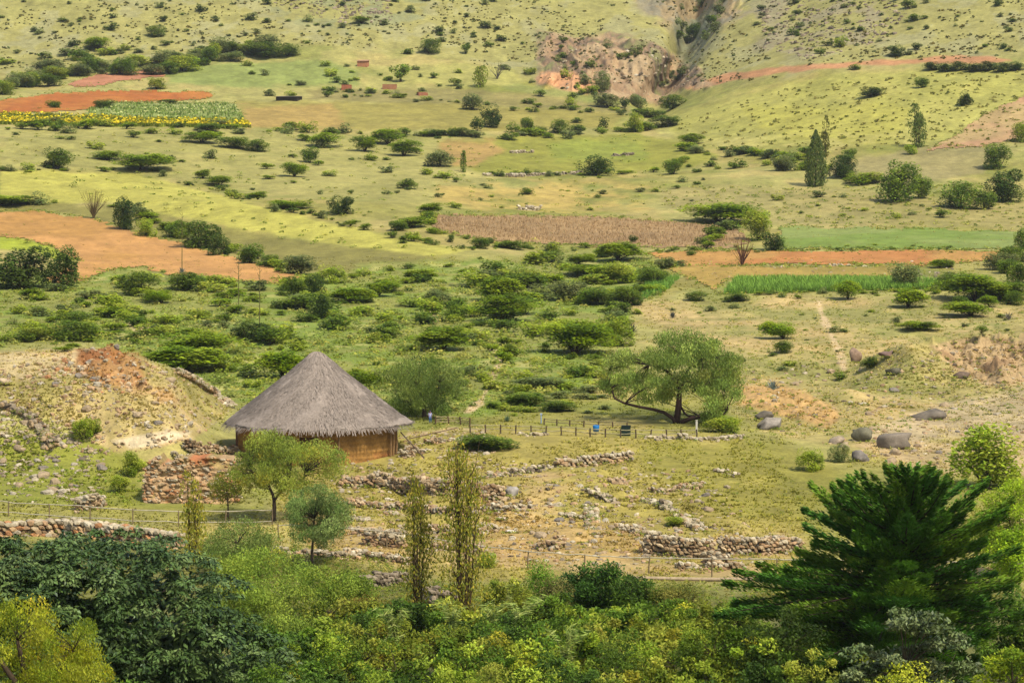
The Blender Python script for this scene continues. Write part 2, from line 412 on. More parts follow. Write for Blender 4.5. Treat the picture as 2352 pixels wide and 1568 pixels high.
paint(BANK, alb(206, 172, 120), 9, 9, .95)
paint(BANK, alb(160, 124, 84), 9, 9, .8, (.1, .4))
paint([(2100, 940), (2400, 880), (2400, 1010), (2200, 1010), (1990, 1030), (2000, 990)], alb(222, 194, 146), 16, 18, .75)
paint([(1960, 1020), (2400, 1000), (2400, 1090), (2150, 1090)], alb(224, 190, 136), 14, 12, .7)
RUINS = [(760, 1010), (1200, 985), (1700, 1000), (1780, 1100), (1850, 1200), (1900, 1330), (1440, 1340), (1000, 1330), (700, 1260), (640, 1150)]
paint(RUINS, alb(192, 172, 86), 20, 18, .9)
paint(RUINS, alb(164, 164, 62), 20, 18, .85, (-.15, .3))
paint(RUINS, alb(214, 178, 116), 20, 18, .8, (-.12, .28))
paint(RUINS, alb(186, 144, 92), 20, 18, .5, (.35, .65))
paint([(1130, 1180), (1480, 1200), (1500, 1290), (1200, 1285), (1110, 1240)], alb(208, 172, 104), 14, 14, .85)
paint([(1480, 1010), (1800, 1010), (1950, 1080), (1850, 1200), (1620, 1170), (1480, 1090)], alb(168, 158, 66), 25, 20, .8)
paint([(-300, 1000), (180, 1000), (330, 1060), (330, 1160), (600, 1165), (600, 1185), (-300, 1185)], alb(150, 152, 52), 20, 18, .85)
MOUND = [(-300, 810), (0, 812), (200, 800), (300, 814), (440, 864), (540, 940), (440, 1010), (270, 1040), (110, 960), (-300, 920)]
paint(MOUND, alb(208, 182, 112), 8, 10, .9)
paint(MOUND, alb(228, 198, 140), 8, 10, .6, (.1, .5))
paint(MOUND, alb(178, 166, 84), 8, 10, .65, (-.0, -.4))
paint(MOUND, alb(196, 150, 96), 8, 10, .5, (.35, .7))
paint([(0, 815), (180, 805), (190, 850), (60, 880), (0, 860)], alb(222, 196, 140), 12, 12, .7)
paint(SCAR, alb(204, 150, 90), 16, 26, .85)
paint(SCAR, alb(180, 122, 68), 14, 26, .8, (-.1, .35))
paint(SCAR, alb(128, 82, 50), 14, 26, .7, (.35, .6))  # dark brown patches paint shadow into the cracks of the scar
paint([(330, 880), (400, 890), (420, 930), (360, 925)], alb(216, 164, 104), 14, 20, .7)
paint([(260, 850), (345, 880), (355, 905), (300, 905)], alb(240, 190, 130), 8, 8, .7, (-.4, .2))
paint([(255, 1010), (380, 990), (440, 990), (430, 1005), (300, 1030)], alb(240, 216, 168), 7, 8, .9)
for seg in ([(1105, 788), (1135, 805), (1152, 826), (1134, 856), (1128, 880)], [(1128, 880), (1100, 925), (1075, 945)], [(985, 716), (1003, 735)], [(282, 735), (308, 735), (330, 760)],
            [(1880, 695), (1890, 730), (1925, 800), (1940, 850)], [(950, 1000), (1040, 985), (1110, 985)], [(1400, 1010), (1480, 1008)], [(800, 1142), (910, 1138)]):
    for a, b in zip(seg[:-1], seg[1:]):
        w = 7 if a[1] < 900 else 9
        if a[0] in (282, 308): w = 18
        paint([(a[0] - w, a[1] - 3), (a[0] + w, a[1] - 3), (b[0] + w, b[1] + 3), (b[0] - w, b[1] + 3)], alb(238, 205, 148), 5, 6, .9)
paint([(1140, 1283), (1760, 1300), (2400, 1300), (2400, 1326), (1760, 1326), (1440, 1320), (1140, 1300)], alb(212, 180, 116), 6, 6, .9)
paint([(-100, 1150), (380, 1170), (620, 1172), (620, 1200), (380, 1200), (-100, 1180)], alb(176, 164, 84), 8, 8, .8)
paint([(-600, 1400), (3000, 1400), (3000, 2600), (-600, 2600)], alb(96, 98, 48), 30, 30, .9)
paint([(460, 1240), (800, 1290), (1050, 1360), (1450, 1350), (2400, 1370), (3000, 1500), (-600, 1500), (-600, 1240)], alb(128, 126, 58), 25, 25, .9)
K *= (1 + .16 * nc[..., None] + .10 * nb[..., None])
K = np.clip(K, .01, .6)
nr, ncl = GX.shape
idx = np.arange(nr * ncl).reshape(nr, ncl)
quads = np.stack([idx[1:, :-1], idx[1:, 1:], idx[:-1, 1:], idx[:-1, :-1]], -1)
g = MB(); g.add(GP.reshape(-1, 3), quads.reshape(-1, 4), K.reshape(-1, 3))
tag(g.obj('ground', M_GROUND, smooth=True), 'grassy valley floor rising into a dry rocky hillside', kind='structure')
del g
def ground_col(px, py):
    i = np.clip(np.searchsorted(cy, py), 0, nr - 1); j = np.clip(np.searchsorted(cx, px), 0, ncl - 1)
    return K[i, j]

# ploughed and planted fields: thin sheets of soil that follow the ground
FQX = (QX[1:, 1:] + QX[:-1, :-1]) / 2; FQY = (QY[1:, 1:] + QY[:-1, :-1]) / 2
FPOLY = []
def field(name, poly, col, label, amp=5, lift=.10, col2=None, row=None):
    P = np.asarray(poly, float); lo = P.min(0) - 8; hi = P.max(0) + 8; FPOLY.append(poly)
    rows = np.where((FQY.max(1) > lo[1]) & (FQY.min(1) < hi[1]))[0]; cols = np.where((FQX.max(0) > lo[0]) & (FQX.min(0) < hi[0]))[0]
    r = slice(rows[0], rows[-1] + 1); c = slice(cols[0], cols[-1] + 1)
    wn = fbm(X[1:, 1:] / 4, Y[1:, 1:] / 7, 3, 77)[r, c]
    inside = sdpoly(FQX[r, c], FQY[r, c], poly) + 2.0 * amp * wn < 0
    q = quads[r, c][inside]
    u, inv = np.unique(q.ravel(), return_inverse=True)
    V = GP.reshape(-1, 3)[u].copy()
    fur = 0
    if row: fur = .035 * np.sin((V[:, 0] * row[0] + V[:, 1] * row[1]) * 2 * np.pi / row[2])
    V[:, 2] += lift + fur
    n = fbm(V[:, 0] / 14, V[:, 1] / 22, 3, 83)
    cc = np.asarray(col)[None] * np.ones((len(V), 1))
    if col2 is not None: cc = lerp(cc, np.broadcast_to(col2, cc.shape), sstep(-.2, .5, n))
    cc = cc * (1 + .15 * fbm(V[:, 0] / 2.5, V[:, 1] / 5, 3, 85))[:, None]
    b = MB(); b.add(V, inv.reshape(-1, 4), cc)
    o = b.obj(name, M_FIELD, smooth=True)
    return tag(o, label, kind='structure')
field('ploughed_field', [(-80, 492), (0, 487), (80, 484), (200, 502), (350, 542), (500, 582), (640, 619), (705, 637), (690, 656), (600, 650), (450, 640), (330, 615), (235, 622), (200, 645), (120, 662), (105, 640), (185, 600), (110, 562), (0, 542), (-80, 540)], alb(222, 164, 92), 'orange ploughed field sloping down on the left', 4, .1, alb(210, 156, 80), (1, .25, 2.4))
field('ploughed_field', [(-80, 238), (0, 232), (130, 214), (300, 209), (490, 213), (480, 228), (380, 232), (240, 236), (215, 252), (0, 263), (-80, 264)], alb(206, 132, 58), 'rust red ploughed field at upper left', 3, .15, alb(198, 118, 52), (.2, 1, 4))
field('ploughed_field', [(140, 197), (210, 175), (370, 155), (376, 178), (290, 186), (190, 199)], alb(208, 142, 100), 'narrow pinkish ploughed field below the dark hedge line', 3, .15)
field('ploughed_field', [(1490, 582), (1700, 576), (2310, 577), (2290, 600), (2120, 608), (1830, 607), (1540, 611)], alb(212, 160, 84), 'long orange ploughed strip on the right', 3, .1, alb(216, 146, 78), (.1, 1, 2.5))
field('stubble_field', [(1530, 613), (2100, 611), (2080, 636), (1680, 640), (1640, 662), (1560, 630)], alb(202, 166, 80), 'golden stubble strip below the orange ploughed strip', 4, .1, alb(180, 156, 72))
field('green_field', [(1790, 520), (2050, 524), (2345, 531), (2330, 573), (1800, 573)], alb(158, 170, 84), 'flat green field above the orange ploughed strip', 4, .1, alb(142, 162, 66))
field('dry_stalk_field', [(985, 494), (1200, 496), (1400, 500), (1690, 520), (1722, 555), (1650, 572), (1400, 566), (1150, 556), (1000, 530)], alb(192, 156, 102), 'brown field of dry stalks in the middle', 4, .1, alb(180, 146, 96))
field('ploughed_field', [(2190, 315), (2260, 262), (2360, 220), (2400, 215), (2400, 300), (2300, 330), (2130, 346)], alb(206, 174, 112), 'pale pink ploughed slope at the right edge', 4, .12, alb(206, 160, 112))
field('crop_field', [(195, 262), (250, 238), (540, 238), (562, 282), (300, 274)], alb(156, 166, 84), 'pale green crop field beside the yellow flowers', 4, .12, alb(176, 180, 104))
field('crop_field', [(1660, 676), (1690, 641), (1950, 640), (2160, 648), (2172, 662), (1900, 668)], alb(126, 150, 58), 'bright green maize strip on the right', 3, .1)

# ------------------------------------------------------------------ scattered uncountable plants and rubble
def inside_mask(px, py, poly): return sdpoly(px, py, poly) < 0
def scatter(n, poly, avoid=()):
    P = np.asarray(poly, float); lo, hi = P.min(0), P.max(0)
    x = lo[0] + (hi[0] - lo[0]) * rng.random(n); y = lo[1] + (hi[1] - lo[1]) * rng.random(n)
    k = inside_mask(x, y, poly)
    for a in avoid: k &= ~inside_mask(x, y, a)
    return x[k], y[k]
def blades(mb, P, h, w, col, lean=.35, nb=4, var=.2):
    N = len(P) * nb
    B = np.repeat(P, nb, 0); H = np.repeat(np.broadcast_to(h, (len(P),)), nb) * (.6 + .7 * rng.random(N)); Wd = np.repeat(np.broadcast_to(w, (len(P),)), nb)
    th = rng.random(N) * 2 * np.pi
    d = np.stack([np.cos(th), np.sin(th), 0 * th], 1)
    s = np.stack([-np.sin(th), np.cos(th), 0 * th], 1)
    B = B + d * (Wd * 1.2 * rng.random(N))[:, None]
    B[:, 2] -= .04
    T = B + d * (H * lean * (.4 + rng.random(N)))[:, None]; T[:, 2] += H
    V = np.stack([B - s * Wd[:, None] * .5, B + s * Wd[:, None] * .5, T], 1)
    C = np.repeat(np.broadcast_to(col, (len(P), 3)), nb, 0) * (1 + var * (rng.random((N, 1)) * 2 - 1)) * 1.5
    mb.add(V.reshape(-1, 3), np.arange(3 * N).reshape(N, 3), np.repeat(C, 3, 0))
FULLMID = [(-300, 590), (2700, 590), (2700, 1390), (-300, 1390)]
HUTZ = [(545, 985), (910, 985), (910, 1066), (545, 1062)]
mb = MB()
x, y = scatter(66000, FULLMID, [HUTZ])
P = atv(x, y); D = P[:, 1]
c = ground_col(x, y)
keep = vnoise(P[:, 0] / 3.5, P[:, 1] / 6, 91) + .35 * rng.random(len(P)) > .5
P, c, D = P[keep], c[keep], D[keep]
tint = np.array([.90, .95, .72])
blades(mb, P, .10 + .12 * rng.random(len(P)), .16 + D * .0003, c * tint, .9, 4)
tag(mb.obj('grass', M_GRASS), 'short tufted grass over the valley floor', 'grass', kind='stuff')
# low scrub in the brushy middle ground
mb = MB()
def clump_scrub(x, y, r0, r1, nleaf, size, pal, flat=.6):
    P = atv(x, y)
    for p in P:
        r = r0 + (r1 - r0) * rng.random()
        q = inball(nleaf, .4) * np.array([r, r, r * flat]); q[:, 2] = np.abs(q[:, 2])
        leaves(mb, q + p, size, np.asarray(pal[rng.integers(len(pal))]) * .86, 1.0, .6, var=.3)
SCRUBPAL = [alb(158, 166, 66), alb(140, 156, 60), alb(180, 178, 88), alb(126, 140, 62), alb(188, 182, 98), alb(152, 160, 86)]
x, y = scatter(3600, [(-60, 650), (300, 630), (720, 640), (1150, 610), (1500, 600), (1560, 650), (1440, 740), (1360, 900), (1100, 950), (560, 930), (380, 830), (200, 790), (-60, 800)])
k = vnoise(x / 40, y / 16, 95) > .42
clump_scrub(x[k], y[k], .4, 1.5, 26, .42, SCRUBPAL, .7)
x, y = scatter(700, [(-60, 290), (1000, 310), (1500, 300), (1560, 420), (1480, 600), (1100, 600), (700, 560), (0, 400)], [[(985, 494), (1690, 520), (1722, 572), (1000, 540)]])
clump_scrub(x, y, .4, 1.1, 14, .5, SCRUBPAL, .6)
x, y = scatter(650, [(1500, 430), (2400, 420), (2400, 525), (1790, 515), (1560, 490)])
clump_scrub(x, y, .3, 1.0, 14, .45, SCRUBPAL, .6)
x, y = scatter(1500, [(1480, 690), (2700, 690), (2700, 900), (2000, 1000), (1760, 1000), (1640, 870)])
clump_scrub(x, y, .15, .55, 16, .22, SCRUBPAL[:4], .6)
x, y = scatter(170, [(-60, 920), (120, 950), (260, 1040), (340, 1060), (330, 1160), (-60, 1150)])
clump_scrub(x, y, .15, .5, 22, .16, [alb(150, 172, 56), alb(168, 180, 66), alb(130, 156, 54)], .7)
x, y = scatter(450, [(640, 1020), (1780, 1010), (1880, 1240), (1850, 1330), (1100, 1300), (660, 1200)], [HUTZ])
clump_scrub(x, y, .12, .38, 18, .14, [alb(150, 160, 60), alb(170, 168, 74), alb(128, 140, 60)], .6)
x, y = scatter(1600, [(440, 1220), (820, 1270), (1060, 1350), (1450, 1340), (1800, 1360), (1700, 1440), (1000, 1420), (460, 1400)])
clump_scrub(x, y, .3, .8, 34, .16, [alb(120, 140, 48), alb(146, 150, 66), alb(98, 120, 42), alb(150, 140, 70)], .8)
for poly in FPOLY:
    P_ = np.asarray(poly, float)
    for a, b_ in zip(P_, np.roll(P_, -1, 0)):
        n = int(np.hypot(*(b_ - a)) / 5) + 1
        if n > 1: 
            u = rng.random((n, 1)); q = a + (b_ - a) * u + rng.normal(size=(n, 2)) * np.array([5, 2.2])
            clump_scrub(q[:, 0], q[:, 1], .25, .9, 12, .4, SCRUBPAL, .6)
    x, y = scatter(240, poly); clump_scrub(x, y, .15, .5, 8, .3, [alb(150, 150, 70), alb(170, 150, 84)], .5)
tag(mb.obj('scrub', M_LEAF), 'low scrub and weeds covering the slopes', 'scrub', kind='stuff')
# tussocks on the far hillside
mb = MB()
x, y = scatter(7600, [(-60, -40), (2420, -40), (2420, 135), (2090, 138), (1700, 190), (1560, 205), (1240, 180), (1050, 140), (760, 105), (500, 125), (200, 150), (-60, 165)])
k = (vnoise(x / 75, y / 32, 97) + .7 * vnoise(x / 18, y / 9, 98)) > .78
x, y = x[k], y[k]
P = atv(x, y)
for p in P:
    r = .25 + .65 * rng.random() ** 2.6
    q = inball(12, .3) * np.array([r, r, r * .75]); q[:, 2] = np.abs(q[:, 2])
    leaves(mb, q + p, .75 * r + .2, [alb(104, 98, 50), alb(92, 92, 48), alb(126, 114, 62), alb(104, 112, 70)][rng.integers(4)], .25, .75, var=.3)
x, y = scatter(900, [(1540, 270), (1900, 180), (2420, 160), (2420, 340), (2150, 340), (1700, 350), (1560, 330)])
P = atv(x, y)
for p in P:
    r = .3 + .7 * rng.random() ** 2.5
    q = inball(10, .3) * np.array([r, r, r * .7]); q[:, 2] = np.abs(q[:, 2])
    leaves(mb, q + p, .7 * r + .2, [alb(130, 130, 62), alb(150, 142, 80)][rng.integers(2)], .3, .75, var=.3)
tag(mb.obj('tussocks', M_LEAF), 'dark tussocks dotted over the far hillside', 'tussocks', kind='stuff')
# crops
mb = MB()
x, y = scatter(3000, [(1665, 676), (1690, 645), (1950, 642), (2160, 648), (2172, 664), (1900, 670)])
blades(mb, atv(x, y), 1.0, .24, alb(142, 176, 70), .6, 6, .35)
x, y = scatter(700, [(1470, 690), (1490, 650), (1560, 640), (1530, 670)])
blades(mb, atv(x, y), .9, .18, alb(130, 168, 66), .35, 5, .35)
tag(mb.obj('maize_crop', M_GRASS), 'bright green maize growing in a strip', 'maize', kind='stuff')
mb = MB()
x, y = scatter(5200, [(988, 498), (1200, 498), (1400, 502), (1690, 522), (1720, 555), (1650, 570), (1400, 564), (1150, 554), (1005, 530)])
blades(mb, atv(x, y), .62, .16, alb(192, 158, 110), .55, 3, .3)
tag(mb.obj('dry_stalks', M_GRASS), 'dry brown stalks standing in the field', 'crop stalks', kind='stuff')
mb = MB()
YST = [(-60, 264), (0, 264), (150, 267), (300, 275), (560, 280), (576, 294), (420, 293), (150, 290), (0, 287), (-60, 286)]
x, y = scatter(3600, YST)
P = atv(x, y)
blades(mb, P, 1.1, .5, alb(140, 150, 50), .4, 3, .3)
P = P + np.array([0, 0, 1.15]); hi = sstep(270, 284, y - x * .018) 
kk = rng.random(len(P)) < .3 + .7 * hi
leaves(mb, P[kk], .8, alb(232, 206, 52), .9, .9, var=.25, hue=.03)
x, y = scatter(1500, [(195, 262), (250, 238), (540, 238), (562, 280), (300, 274)])
P = atv(x, y)
blades(mb, P, .8, .5, alb(140, 160, 74), .5, 3, .3)
leaves(mb, P[::3] + np.array([0, 0, .8]), .55, alb(206, 206, 150), .6, .9)
tag(mb.obj('flowering_crop', M_GRASS), 'strip of yellow flowering crop at upper left', 'flower crop', kind='stuff')

# ------------------------------------------------------------------ stones
import bmesh
def ico(sub):
    bm = bmesh.new(); bmesh.ops.create_icosphere(bm, subdivisions=sub, radius=1)
    V = np.array([v.co[:] for v in bm.verts]); Fc = np.array([[v.index for v in f.verts] for f in bm.faces]); bm.free()
    return V, Fc
ICO1, ICO1F = ico(1); ICO2, ICO2F = ico(2); ICO3, ICO3F = ico(3)
def boxy(V, p=5):
    return V / ((np.abs(V) ** p).sum(1, keepdims=True) ** (1 / p))
def stones(mb, P, S3, yaw, cols, boxp=7, jit=.11):
    N = len(P)
    T = boxy(ICO1, boxp)
    V = T[None] * (1 + jit * rng.normal(size=(N, len(T), 1))) * S3[:, None]
    tilt = rng.normal(size=N) * .15
    V[..., 2] += V[..., 0] * tilt[:, None]
    c, s = np.cos(yaw)[:, None], np.sin(yaw)[:, None]
    x = V[..., 0] * c - V[..., 1] * s; y = V[..., 0] * s + V[..., 1] * c
    V = np.stack([x, y, V[..., 2]], -1) + P[:, None]
    Fc = ICO1F[None] + (np.arange(N) * len(T))[:, None, None]
    mb.add(V.reshape(-1, 3), Fc.reshape(-1, 3), np.repeat(cols * 1.3, len(T), 0))
BROWN = [alb(186, 158, 116), alb(170, 142, 102), alb(200, 174, 132), alb(154, 124, 88), alb(186, 150, 108), alb(176, 160, 130)]
PALE = [alb(198, 180, 144), alb(182, 164, 128), alb(206, 190, 156), alb(168, 150, 116)]
GREYD = [alb(136, 120, 94), alb(154, 136, 108), alb(112, 98, 76), alb(168, 150, 120)]
REDD = [alb(186, 132, 84), alb(198, 152, 102), alb(172, 122, 78), alb(204, 166, 116)]
def pick(pal, n): return np.asarray(pal)[rng.integers(len(pal), size=n)]
WEEDS = []
def weed_at(pw, cum, u):
    p_ = np.array([np.interp(u, cum, pw[:, c_]) for c_ in range(3)])
    return p_ + np.array([rng.normal() * .3, -.6 - .5 * rng.random() + (1.7 if rng.random() < .4 else 0), 0])
def stone_wall(label, pts, hpx, pal, top, thick=.8, s=.34, cat='stone wall', name='stone_wall', ragged=.35, group=None):
    pw = np.array([at(*p) for p in pts])
    seg = np.linalg.norm(np.diff(pw[:, :2], axis=0), axis=1); L = seg.sum(); cum = np.concatenate([[0], np.cumsum(seg)])
    Hm = .88 * hpx * pw[:, 1].mean() / F
    mb = MB()
    nrow = max(1, int(round(thick / .4)))
    nco = max(1, int(round(Hm / (s * .72))))
    Ps, Ss, Ys, Cs = [], [], [], []
    o0 = pw[0]
    for k in range(nco + 1):
        for r in range(nrow):
            n = max(2, int(L / (s * 1.12)))
            u = (np.arange(n) + .5 * (k % 2) + .25 * rng.random(n)) * L / n
            u = np.clip(u, 0, L)
            xx = np.interp(u, cum, pw[:, 0]); yy = np.interp(u, cum, pw[:, 1]); zz = np.interp(u, cum, pw[:, 2])
            i = np.clip(np.searchsorted(cum, u) - 1, 0, len(pw) - 2)
            dx = (pw[i + 1] - pw[i]) / seg[i][:, None]
            yaw = np.arctan2(dx[:, 1], dx[:, 0])
            off = (r - (nrow - 1) / 2) * .4 + .06 * rng.normal(size=n)
            xx = xx - np.sin(yaw) * off; yy = yy + np.cos(yaw) * off
            hh = Hm * (1 - ragged * (vnoise(u / 1.7 + 31 * len(label), u * 0, 61)) - .2 * ragged * vnoise(u / .5, u * 0, 63))
            z = k * s * .72
            keep = (z < hh) & (rng.random(n) > .04)
            sc = s * np.stack([.36 + .5 * rng.random(n) ** 1.5, .45 + .2 * rng.random(n), .30 + .24 * rng.random(n)], 1)
            istop = z + s * .9 > hh
            cc = np.where((istop & (rng.random(n) < .75))[:, None], pick(top, n), pick(pal, n)) * (.85 + .3 * rng.random((n, 1)))
            Ps.append(np.stack([xx, yy, zz + z - .12 + .05 * rng.normal(size=n)], 1)[keep]); Ss.append(sc[keep]); Ys.append((yaw + .2 * rng.normal(size=n))[keep]); Cs.append(cc[keep])
    Pn = np.concatenate(Ps) - o0
    stones(mb, Pn, np.concatenate(Ss), np.concatenate(Ys), np.concatenate(Cs))
    # a few fallen stones at the foot
    n = max(3, int(L * 1.2)); u = rng.random(n) * L
    xx = np.interp(u, cum, pw[:, 0]); yy = np.interp(u, cum, pw[:, 1]) - .5 - .9 * rng.random(n); zz = np.interp(u, cum, pw[:, 2]) - .05
    stones(mb, np.stack([xx, yy, zz], 1) - o0, s * (.3 + .3 * rng.random((n, 3))), rng.random(n) * 6, pick(pal, n))
    o = mb.obj(name, M_STONE); o.location = o0
    for k in range(int(L * 2.2)):
        WEEDS.append(weed_at(pw, cum, rng.random() * L))
    return tag(o, label, cat, group)
G = 'ruined stone walls'
stone_wall('tall rough rubble wall touching the left side of the hut', [(432, 1042), (480, 1040), (545, 1046)], 52, BROWN, BROWN, 1.6, .3, group=G, ragged=.5)
def mud_terrace(label, pts, hpx):
    pw = np.array([at(*p) for p in pts]); Q = curve(pw, 90); o0 = pw[0].copy(); H = hpx * pw[:, 1].mean() / F
    nv = 40; u = np.linspace(0, 1, 90); v = np.linspace(0, 1.25, nv)
    UU, VV = np.meshgrid(u, v); top = 1 - .22 * np.abs(vnoise(u * 7, u * 0, 5) - .5) * 2 - .25 * sstep(.12, 0, u)
    zz = np.minimum(VV, 1) * H * top[None]
    back = np.minimum(VV, 1) * .9 + np.maximum(VV - 1, 0) * 14
    ub = UU * np.linalg.norm(pw[-1] - pw[0])
    yy = Q[None, :, 1] - .3 + back + .35 * fbm(ub / 1.3, zz / .8, 4, 12) + 0.04 * np.sin(zz * 2 * np.pi / .42 + 2 * fbm(ub / 2, zz, 2, 14))
    V3 = np.stack([np.broadcast_to(Q[None, :, 0], UU.shape), yy, Q[None, :, 2] - .15 + zz + .06 * fbm(ub * 2, VV * 9, 2, 16)], -1) - o0
    c = np.broadcast_to(alb(206, 168, 118), V3.shape); c = lerp(c, np.broadcast_to(alb(200, 128, 76), V3.shape), sstep(.05, .5, fbm(ub / 1.7, zz / 1.2, 3, 18)))
    c = lerp(c, np.broadcast_to(alb(176, 150, 92), V3.shape), sstep(.1, .6, fbm(ub / 1.1 + 9, zz / .7, 3, 19))) * (1.1 + .25 * fbm(ub * 2, zz * 4, 3, 20))[..., None]
    ii = np.arange(nv - 1)[:, None] * 90; jj = np.arange(89)[None]
    f = np.stack([ii + jj, ii + jj + 1, ii + 91 + jj, ii + 90 + jj], -1).reshape(-1, 4)
    b = MB(); b.add(V3.reshape(-1, 3), f, c.reshape(-1, 3))
    n = 420; a = rng.integers(90, size=n); k = rng.integers(1, 33, size=n); P = V3[k, a] + rng.normal(size=(n, 3)) * .04
    stones(b, P, (.07 + .13 * rng.random((n, 1))) * (.7 + .5 * rng.random((n, 3))) * np.array([1.3, 1, .7]), rng.normal(size=n) * .3, pick(REDD + BROWN + PALE[:1], n))
    o = b.obj('terrace_wall', M_STONE); o.location = o0; return tag(o, label, 'stone wall', G)
mud_terrace('red brown crumbling mud terrace wall below the hut on the left', [(332, 1152), (430, 1154), (550, 1152)], 108)
stone_wall('long low brown wall running right from below the hut door', [(782, 1116), (850, 1116), (905, 1122), (1000, 1134), (1080, 1140), (1160, 1146)], 48, BROWN, BROWN, 1.2, .34, group=G)
stone_wall('short wall with pale capstones right of the tallest thin poplar', [(1098, 1176), (1160, 1174), (1226, 1170)], 26, BROWN, PALE, .8, .32, group=G, ragged=.2)
stone_wall('small grey rubble wall on the tan slope above the ruins', [(1172, 1088), (1215, 1084), (1268, 1076)], 24, GREYD, PALE, .8, .32, group=G, ragged=.5)
stone_wall('brown wall with grey top stones below the small fence', [(1278, 1072), (1330, 1068), (1390, 1062), (1452, 1056)], 32, BROWN, PALE, 1.2, .34, group=G, ragged=.3)
stone_wall('large ruined enclosure wall behind the path, left half', [(1480, 1268), (1560, 1278), (1640, 1282)], 62, BROWN, PALE, 1.2, .32, group=G, ragged=.25)
stone_wall('large ruined enclosure wall behind the path, right half', [(1650, 1268), (1740, 1272), (1838, 1262)], 58, BROWN, PALE, 1.2, .32, group=G, ragged=.3)
stone_wall('broken pale pillar of stones inside the large ruined enclosure', [(1622, 1300), (1650, 1304), (1672, 1300)], 62, BROWN, PALE, 1.2, .32, group=G, ragged=.5)
stone_wall('low inner wall just behind the path rail at right', [(1556, 1304), (1610, 1308), (1715, 1306)], 26, BROWN, PALE, .8, .32, group=G, ragged=.5)
stone_wall('thick boundary wall of big stones above the dark broad tree', [(-60, 1232), (60, 1228), (150, 1224), (230, 1232), (320, 1244), (412, 1258)], 48, REDD + BROWN, PALE, 1.2, .48, group=G, ragged=.15)
stone_wall('white topped wall between the two small round trees and poplars', [(796, 1272), (870, 1284), (950, 1296)], 28, BROWN, PALE, .8, .34, group=G, ragged=.3)
stone_wall('dark rounded stone wall at the ravine edge left of the poplars', [(778, 1352), (850, 1348), (935, 1338)], 44, GREYD, GREYD, .8, .36, group=G)
stone_wall('low stone wall behind the grey green round tree trunk', [(630, 1268), (720, 1276), (830, 1284)], 24, BROWN, PALE, .8, .32, group=G)
stone_wall('dark stone pile between the two tall thin poplars', [(985, 1392), (1010, 1396), (1040, 1394)], 84, GREYD, GREYD, 1.2, .36, group=G, ragged=.6)
stone_wall('little square stone doorway block behind the path rail', [(838, 1250), (880, 1254), (935, 1258)], 48, BROWN, PALE, .8, .34, group=G, ragged=.5)
stone_wall('tan stone wall seen between the two thin poplars', [(968, 1222), (1030, 1228), (1105, 1232)], 34, BROWN, BROWN, .8, .34, group=G)
stone_wall('low white stone wall under the big pepper tree', [(1478, 1006), (1560, 1008), (1640, 1010), (1705, 1004)], 18, PALE, PALE, .8, .36, group=G)
stone_wall('short brown tumbled wall on the green slope right of the ruins', [(1495, 1130), (1550, 1128), (1612, 1110)], 20, BROWN, BROWN, .8, .32, group=G, ragged=.6)
stone_wall('short slanting line of stones above the large ruined enclosure', [(1475, 1146), (1520, 1160), (1560, 1184)], 18, GREYD, PALE, .8, .3, group=G, ragged=.7)
stone_wall('rubble pillar beside the path at the lower left', [(172, 1170), (205, 1172), (236, 1160)], 58, BROWN, PALE, .8, .34, group=G, ragged=.6)
stone_wall('low white stones right of the small fence posts', [(1190, 998), (1225, 1000), (1258, 998)], 14, PALE, PALE, .8, .36, group=G)
stone_wall('row of brown stones along the crest of the stony mound', [(400, 852), (440, 870), (490, 902), (532, 936)], 16, BROWN, PALE, 1.2, .42, group=G, ragged=.6)
stone_wall('rubble ridge running down the left side of the stony mound', [(6, 926), (60, 950), (96, 990), (130, 1030)], 24, BROWN, GREYD, 1.2, .42, group=G, ragged=.6)
stone_wall('long thin stone line below the olive green field', [(1112, 404), (1220, 404), (1335, 398)], 8, GREYD, PALE, 1.2, .7, group=G, ragged=.5)
stone_wall('small heap of stones inside the olive green field', [(1175, 352), (1200, 350), (1225, 350)], 9, GREYD, PALE, 1.6, .7, name='stone_heap', cat='stone heap', ragged=.6)
stone_wall('dark stone heap at the right of the olive green field', [(1408, 358), (1430, 358), (1452, 356)], 12, GREYD, GREYD, 1.6, .7, name='stone_heap', cat='stone heap', ragged=.6)
stone_wall('low pale stone heap above the dry stalk field', [(1190, 482), (1212, 484), (1236, 480)], 14, PALE, PALE, 1.6, .6, name='stone_heap', cat='stone heap', ragged=.6)
stone_wall('brown tumbled stone heap in the middle of the bare tan ground', [(1240, 1254), (1264, 1258), (1290, 1252)], 32, BROWN, BROWN, 1.6, .32, name='stone_heap', cat='stone heap', ragged=.7)
